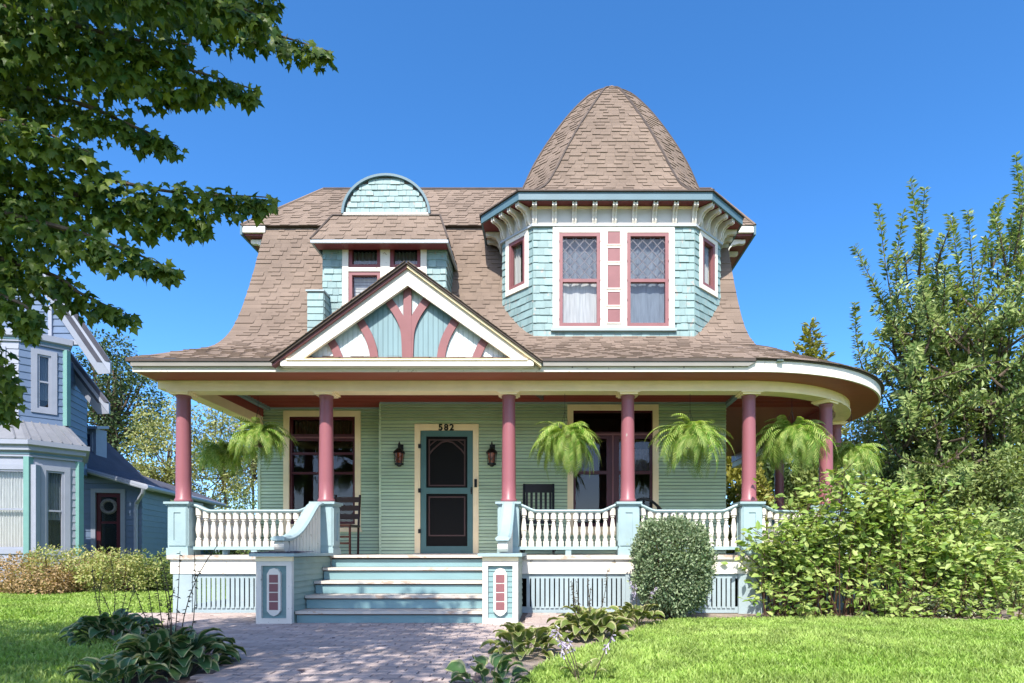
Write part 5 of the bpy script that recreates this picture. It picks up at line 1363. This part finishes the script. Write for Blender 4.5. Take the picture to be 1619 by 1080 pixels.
# ---------------- ferns in hanging baskets
def fern_meshes():
    out = []
    for v in range(6):
        e0 = [78, 56, 36, 20, 6, -10][v]; L_ = [.34, .44, .52, .56, .54, .46][v]; n = 19; x = z = 0.0; a = rad(e0); pts = [(0, 0)]
        for i in range(n): x += math.cos(a) * L_ / n; z += math.sin(a) * L_ / n; pts.append((x, z)); a = max(rad(-84), a - rad(5.4) * (1.25 - .3 * math.sin(i)))
        V = []; Fc = []; Rn = []
        for i in range(n):
            (x0, z0), (x1, z1) = pts[i], pts[i + 1]; w = .041 * math.sin(math.pi * min(1, (i + 2.2) / (n + 1.2))) ** .7 + .004
            for sg in (-1, 1):
                k = len(V); dx, dz = (x1 - x0), (z1 - z0)
                V += [(x0, 0, z0), (x0 + dx * .62, sg * .002, z0 + dz * .62), (x0 + dx * 1.5, sg * w, z0 + dz * 1.5 - w * .45), (x0 + dx * 1.1, sg * w * .95, z0 + dz * 1.1 - w * .5)]
                Fc += [(k, k + 1, k + 2, k + 3)] if sg > 0 else [(k, k + 3, k + 2, k + 1)]; Rn += [random.random()] * 4
        out.append(np_mesh('frond', V, [i for f in Fc for i in f], [4 * i for i in range(len(Fc))], Rn, False, M['fern']))
    return out
FERN = fern_meshes()
def hanging_fern(px, py, Y, label, s=1.0, top=3.36):
    c = PT(px, py, Y); t = thing('hanging_fern', label, 'hanging fern', c, 'ferns hanging along the porch')
    MB().lathe([(.09, -.16), (.13, -.02), (.135, .0), (.12, .0)], 14, c).build('basket', M['mulch'], t)
    m = MB()
    for k in range(3): a = k * 2.1 + .4; m.tube([(c.x + .125 * math.cos(a), c.y + .125 * math.sin(a), c.z), (c.x, c.y, c.z + .38)], .0028, 4)
    m.tube([(c.x, c.y, c.z + .38), (c.x, c.y, top)], .003, 4); m.build('hanger', M['iron'], t)
    for k in range(215):
        v = int(rng.choice(6, p=[.07, .14, .22, .24, .21, .12])); o = link('frond', FERN[v], t)
        o.rotation_euler = (rng.normal() * .34, rng.normal() * .2, rng.uniform(0, 2 * math.pi)); r = rng.uniform(0, .07); a = rng.uniform(0, 6.28); o.location = (r * math.cos(a), r * math.sin(a), rng.uniform(-.02, .04)); q = s * 1.34 * rng.uniform(.5, 1.15); o.scale = (q, q, q)
hanging_fern(408, 688, 8.62, 'sunlit hanging fern just left of the left porch window', .86)
hanging_fern(893, 693, 8.46, 'hanging fern above the black rocking chair, beside the right window', .98)
hanging_fern(1091, 691, 8.46, 'hanging fern before the plain green wall right of the right window', 1.0)
hanging_fern(1252, 690, 8.72, 'hanging fern between the last two columns of the round porch', 1.06)
hanging_fern(1346, 718, 9.60, 'hanging fern at the far right, partly behind the outermost column', .9, 3.06)
hanging_fern(352, 715, 9.35, 'shaded dark hanging fern behind the leftmost column', .8, 3.06)
# ---------------- hostas
def hosta_meshes(material):
    out = []
    for v in range(5):
        e0 = [82, 70, 57, 44, 28][v]; pet = [.16, .17, .16, .14, .10][v]; L_ = [.15, .18, .20, .20, .18][v]; nl, nw = 7, 6; V = []; E = []; Fc = []
        a = rad(e0); x = math.cos(a) * pet; z = math.sin(a) * pet; V += [(0, -.004, 0), (0, .004, 0), (x, .004, z), (x, -.004, z)]; E += [0] * 4; Fc.append((0, 3, 2, 1)); k0 = 4; px_, pz_ = x, z
        for i in range(nl + 1):
            t = i / nl; w = .062 * (math.sin(math.pi * min(1, t * .96 + .03) ** .72) ** .8) + .002; w *= L_ / .18
            for j in range(nw + 1):
                u = j / nw * 2 - 1; V.append((px_ + abs(u) * 0, u * w, pz_ + abs(u) ** 1.4 * w * .35 + .006 * math.sin(t * 14 + u * 3) * abs(u))); E.append(abs(u) if t < .86 else max(abs(u), .75))
            px_ += math.cos(a) * L_ / nl; pz_ += math.sin(a) * L_ / nl; a -= rad(14 + 3 * t)
        for i in range(nl):
            for j in range(nw): q = k0 + i * (nw + 1) + j; Fc.append((q, q + nw + 1, q + nw + 2, q + 1))
        me = np_mesh('leaf', V, [i for f in Fc for i in f], [4 * i for i in range(len(Fc))], [random.random()] * len(V), True, material)
        at = me.attributes.new('edge', 'FLOAT', 'POINT'); at.data.foreach_set('value', np.array(E, dtype=np.float32)); out.append(me)
    return out
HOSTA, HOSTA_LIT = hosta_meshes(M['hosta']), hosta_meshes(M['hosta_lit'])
def hosta(px, py, s, n, label, lit=False, stalks=(), spread=.17):
    Y = EYE * FPX / (py - VY); x = WX(px, Y); t = thing('hosta', label, 'hosta', (x, Y, 0), 'hostas along the path')
    for k in range(n):
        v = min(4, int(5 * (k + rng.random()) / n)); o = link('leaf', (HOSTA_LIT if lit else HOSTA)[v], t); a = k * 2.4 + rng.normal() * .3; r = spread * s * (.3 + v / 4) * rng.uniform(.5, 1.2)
        o.location = (r * math.cos(a), r * math.sin(a), .01); o.rotation_euler = (rng.normal() * .2, rng.normal() * .15, a); q = s * rng.uniform(.75, 1.2); o.scale = (q, q, q)
    for (dx, h, lx, fl) in stalks:
        a = Vector((x + dx * .3, Y + rng.uniform(-.06, .06), .02)); e = Vector((x + dx + lx, Y + rng.uniform(-.15, .15), h)); m = MB(); pts = limb(m, a, e, .0042, .0022, .05, 6); st = m.build('flower_stalk', M['stem'], t)
        if fl:
            fm = MB()
            for i in range(12):
                f = rng.uniform(.62, 1.0); j = min(5, int(f * 6)); q = pts[j].lerp(pts[j + 1], f * 6 - j); o = Vector(rng.normal(size=3)); o.z = -abs(o.z) * .8 - .3; o.normalize()
                fm.tube([q, q + o * .018, q + o * .04], [.0015, .004, .007], 5)
            tag(fm.build('flower', M['lilac'], st), kind='stuff')
        else:
            fm = MB()
            for i in range(16):
                f = rng.uniform(.35, 1.0); j = min(5, int(f * 6)); q = pts[j].lerp(pts[j + 1], f * 6 - j); o = Vector(rng.normal(size=3)); o.z = -.3; o.normalize(); fm.tube([q, q + o * .012, q + o * .028], [.0015, .005, .001], 4)
            tag(fm.build('seed_pod', M['stem'], st), kind='stuff')
S_ = lambda n, lo, hi, sp, lean, fl=False: [(rng.uniform(-sp, sp), rng.uniform(lo, hi), rng.normal() * lean, fl) for _ in range(n)]
hosta(276, 1060, .98, 135, 'largest hosta, pale-edged leaves with many bare stalks, left of the path', False, S_(9, .55, .92, .16, .16))
hosta(180, 1014, .86, 84, 'dark shaded hosta behind the largest one, on the left lawn edge', False, S_(6, .5, .8, .14, .1))
hosta(190, 1094, .7, 38, 'small hosta at the bottom edge, lower left of the largest', False)
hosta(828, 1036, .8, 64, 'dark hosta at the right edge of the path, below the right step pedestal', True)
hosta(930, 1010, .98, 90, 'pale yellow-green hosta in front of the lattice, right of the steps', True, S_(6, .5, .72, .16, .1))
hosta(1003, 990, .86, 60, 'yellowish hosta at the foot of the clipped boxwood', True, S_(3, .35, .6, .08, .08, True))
hosta(772, 1092, .7, 24, 'small hosta at the bottom edge right of the path', False)
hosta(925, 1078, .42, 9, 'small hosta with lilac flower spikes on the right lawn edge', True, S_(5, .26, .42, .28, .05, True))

# ---------------- foundation shrubs before the neighbour's house
def low_shrub(px, py, w, h, material, label, Y=None, n=46, leaf=.06):
    Y = Y or EYE * FPX / (py - VY); x = WX(px, Y); t = thing('foundation_shrub', label, 'shrub', (x, Y, 0), "shrubs before the neighbour's house")
    C = ellipsoid_pts((x, Y, h * .42), (w, .55, h * .52), n, .35, -.8); m = MB()
    for q in C[::3]: limb(m, (x + rng.uniform(-.2, .2), Y, 0), q, .015, .004)
    m.build('stems', M['twig'], t); P, D, N = clumps(C, rng.uniform(.13, .24, n), 2300, .6, .1); leaves('foliage', t, P, D, N, leaf * rng.uniform(.6, 1.2, len(P)), T_SMALL, M[material])
low_shrub(25, 938, .95, .80, 'spirea_red', 'bronze-tinged low shrub at the far left edge under the bay window')
low_shrub(108, 938, .85, 1.12, 'spirea', 'tall yellowish shrub under the corner of the neighbour\'s bay')
low_shrub(72, 940, .7, .66, 'spirea_red', 'low reddish shrub between the bronze one and the yellowish one')
low_shrub(190, 938, .72, .92, 'spirea', 'rounded pale green shrub just right of the side door')
low_shrub(240, 936, .62, .86, 'bg_mid', 'green shrub touching the left end of the porch lattice')
low_shrub(150, 932, .7, .75, 'spirea_red', 'brownish shrub in front of the dark side door')

# ---------------- trees and bushes behind
bg_tree('shade_tree', 'dark green tree rising behind the neighbour\'s wing', (WX(175, 33), 33, WZ(655, 33)), (2.6, 2.0, 4.0), 70, .75, .20, 330, M['bg_dark'], .25)
bg_tree('thin_tree', 'pale yellow-green tree with open crown left of the porch columns', (WX(268, 30), 30, WZ(735, 30)), (2.2, 1.8, 3.2), 120, .5, .15, 420, M['bg_light'], .12)
bg_tree('thin_tree', 'thin sparse tree seen between the leftmost column and the house corner', (WX(352, 31), 31, WZ(730, 31)), (2.1, 1.6, 3.4), 100, .45, .15, 380, M['bg_light'], .1)
bg_tree('thin_tree', 'russet-tipped sparse tree right behind the house\'s left corner', (WX(400, 34), 34, WZ(715, 34)), (1.9, 1.6, 3.4), 70, .45, .15, 340, M['spirea_red'], .1)
bg_tree('hedge_bush', 'dense green bush low beyond the left end of the porch', (WX(370, 27), 27, 1.6), (2.6, 1.2, 1.7), 60, .5, .13, 600, M['bg_mid'], .08, cat='bush')
bg_tree('hedge_bush', 'dark bush low behind the neighbour\'s long side wall', (WX(255, 36), 36, 1.9), (4.2, 1.4, 2.4), 70, .7, .18, 400, M['bg_dark'], .08, cat='bush')
bg_tree('back_tree', 'tree whose leafy tip just shows over the ridge beside the round dormer head', (WX(672, 24), 24, 12.0), (1.2, 1.0, 3.45), 40, .42, .18, 200, M['bg_mid'], .14)
def spruce():
    Y = 26; x = WX(1281, Y); t = thing('spruce_tree', 'golden-green conifer tip above the round porch roof', 'tree', (x, Y, 0)); zt = WZ(508, Y)
    m = MB(); m.tube([(x, Y, 0), (x, Y, zt - .2)], [.25, .03], 8); m.build('trunk', M['bark'], t); P = []; D = []; N = []
    b = MB()
    for k in range(170):
        f = (k / 170) ** .8; z = zt - .1 - f * 7.5; L_ = .12 + f * 2.6 if f < .5 else 1.42 + (f - .5) * 1.0; a = k * 2.4 + rng.normal() * .3; d = np.array([math.cos(a), math.sin(a), .12 + .5 * (1 - f)]); L_ *= rng.uniform(.75, 1.1)
        b.tube([(x, Y, z), (x + d[0] * L_, Y + d[1] * L_, z + d[2] * L_ * .4)], [.03, .008], 4)
        n = int(34 * L_) + 6; s = rng.uniform(.1, 1, (n, 1)); P.append(np.array([x, Y, z]) + s * L_ * np.array([d[0], d[1], d[2] * .4]) + rng.normal(size=(n, 3)) * .06); D.append(norm(np.tile(d, (n, 1)) + rng.normal(size=(n, 3)) * .6)); N.append(norm(np.array([0, 0, 1]) + rng.normal(size=(n, 3)) * .5))
    b.build('branches', M['bark'], t); P = np.vstack(P); leaves('crown', t, P, np.vstack(D), np.vstack(N), rng.uniform(.16, .32, len(P)), T_NARROW, M['yew'])
spruce()
def arborvitae(px, Y, h, w, label, material='yew'):
    x = WX(px, Y); t = thing('arborvitae', label, 'tree', (x, Y, 0), 'evergreens behind the porch'); n = 11000; z = rng.random(n) ** .8; a = rng.uniform(0, 6.28, n)
    r = w * (1 - z ** 1.6) ** .8 * (1 + .16 * np.sin(a * 5 + z * 20)) * rng.uniform(.75, 1.05, n); P = np.stack([x + r * np.cos(a), Y + r * np.sin(a), .1 + z * h], 1); d = np.stack([np.cos(a) * .6, np.sin(a) * .6, np.full(n, .7)], 1)
    m = MB(); m.tube([(x, Y, 0), (x, Y, h * .8)], [.1, .03], 6); m.build('trunk', M['bark'], t); leaves('crown', t, P, norm(d + rng.normal(size=(n, 3)) * .4), norm(np.stack([np.cos(a), np.sin(a), np.full(n, .2)], 1) + rng.normal(size=(n, 3)) * .4), rng.uniform(.09, .18, n), T_SMALL, M[material])
arborvitae(1166, 17.5, 4.4, 1.15, 'yellow-green evergreen seen under the porch roof beside the house corner')
arborvitae(1215, 18.5, 4.1, 1.2, 'dark evergreen seen behind the fern of the round porch', 'bg_dark')
arborvitae(1285, 18.0, 4.0, 1.3, 'olive evergreen behind the outermost porch columns', 'bg_mid')
bg_tree('back_bush', 'dense olive bush right of the round porch, under the tall tree', (WX(1400, 14.5), 14.5, 2.15), (1.3, 1.0, 2.1), 90, .42, .085, 1500, M['bg_light'], .06, cat='bush')
bg_tree('back_bush', 'dark thicket bush behind the big broad-leaved shrub', (WX(1480, 12.2), 12.2, 1.6), (1.4, .8, 1.6), 70, .42, .085, 1500, M['bg_dark'], .06, cat='bush')
bg_tree('back_bush', 'mid-green bush filling the right edge behind the broad-leaved shrub', (WX(1590, 10.6), 10.6, 1.3), (1.1, .8, 1.35), 70, .38, .08, 1600, M['bg_mid'], .06, cat='bush')
bg_tree('back_bush', 'shadowy low bush at the right edge of the lawn', (WX(1606, 8.9), 8.9, .75), (.75, .5, .8), 50, .26, .06, 2600, M['pear'], .04, cat='bush')
bg_tree('back_bush', 'tall green bush at the far right edge below the upright shoots', (WX(1650, 13.5), 13.5, 2.4), (1.5, 1.0, 2.4), 90, .45, .09, 1400, M['bg_mid'], .07, cat='bush')

# ---------------- grass
def grass(name, poly, n, h, excl, bw=.0055):
    xs = [p[0] for p in poly]; ys = [p[1] for p in poly]; x = rng.uniform(min(xs), max(xs), n); y = min(ys) + (max(ys) - min(ys)) * rng.random(n) ** 1.35
    ok = inside(poly, x, y)
    for e in excl: ok &= ~inside(e, x, y)
    x, y = x[ok], y[ok]; n = len(x); hh = h * rng.uniform(.55, 1.2, n) * (1 + .25 * np.sin(x * 2.1 + np.sin(y * 1.7)) * np.cos(y * 2.6)); a = rng.uniform(0, 6.28, n); ln = hh * rng.uniform(.1, .8, n); b = rng.uniform(0, 6.28, n); w = bw * (1 + y * .10)
    cx, sx = np.cos(a) * w, np.sin(a) * w; lx, ly = np.cos(b) * ln, np.sin(b) * ln; zz = np.zeros(n)
    V = np.stack([np.stack([x - cx, y - sx, zz], 1), np.stack([x + cx, y + sx, zz], 1), np.stack([x + cx * .7 + lx * .4, y + sx * .7 + ly * .4, hh * .6], 1), np.stack([x - cx * .7 + lx * .4, y - sx * .7 + ly * .4, hh * .6], 1), np.stack([x + lx, y + ly, hh], 1)], 1).reshape(-1, 3)
    k = np.arange(n)[:, None] * 5; F_ = np.concatenate([k + 0, k + 1, k + 2, k + 3, k + 3, k + 2, k + 4], 1).reshape(-1); ls = (np.arange(n)[:, None] * 7 + np.array([0, 4])).reshape(-1)
    blot = .5 + .3 * np.sin(x * 1.3 + 1.7 * np.sin(y * .9)) * np.cos(y * 1.9 + x * .4); o = link(name, np_mesh(name, V, F_, ls, np.repeat(np.clip(blot * .75 + rng.random(n) * .55 - .1, 0, 1.2), 5), False, M['grass'])); tag(o, 'short sunny lawn grass', None, None, 'stuff')
HOUSE_FP = [(-5.25, 8.2), (5.4, 8.2), (5.4, 20), (-5.25, 20)]
grass('grass', [(-.4, 2.6), (8.5, 2.6), (9.5, 9.2), (1.4, 9.2), (.3, 6.5)], 330000, .05, [BED_R, PATH_POLY, HOUSE_FP])
grass('grass', [(-14, 3.0), (-2.3, 3.0), (-4.6, 7.2), (-5.3, 8.2), (-5.3, 14), (-18, 17)], 330000, .05, [BED_L, PATH_POLY], .0065)
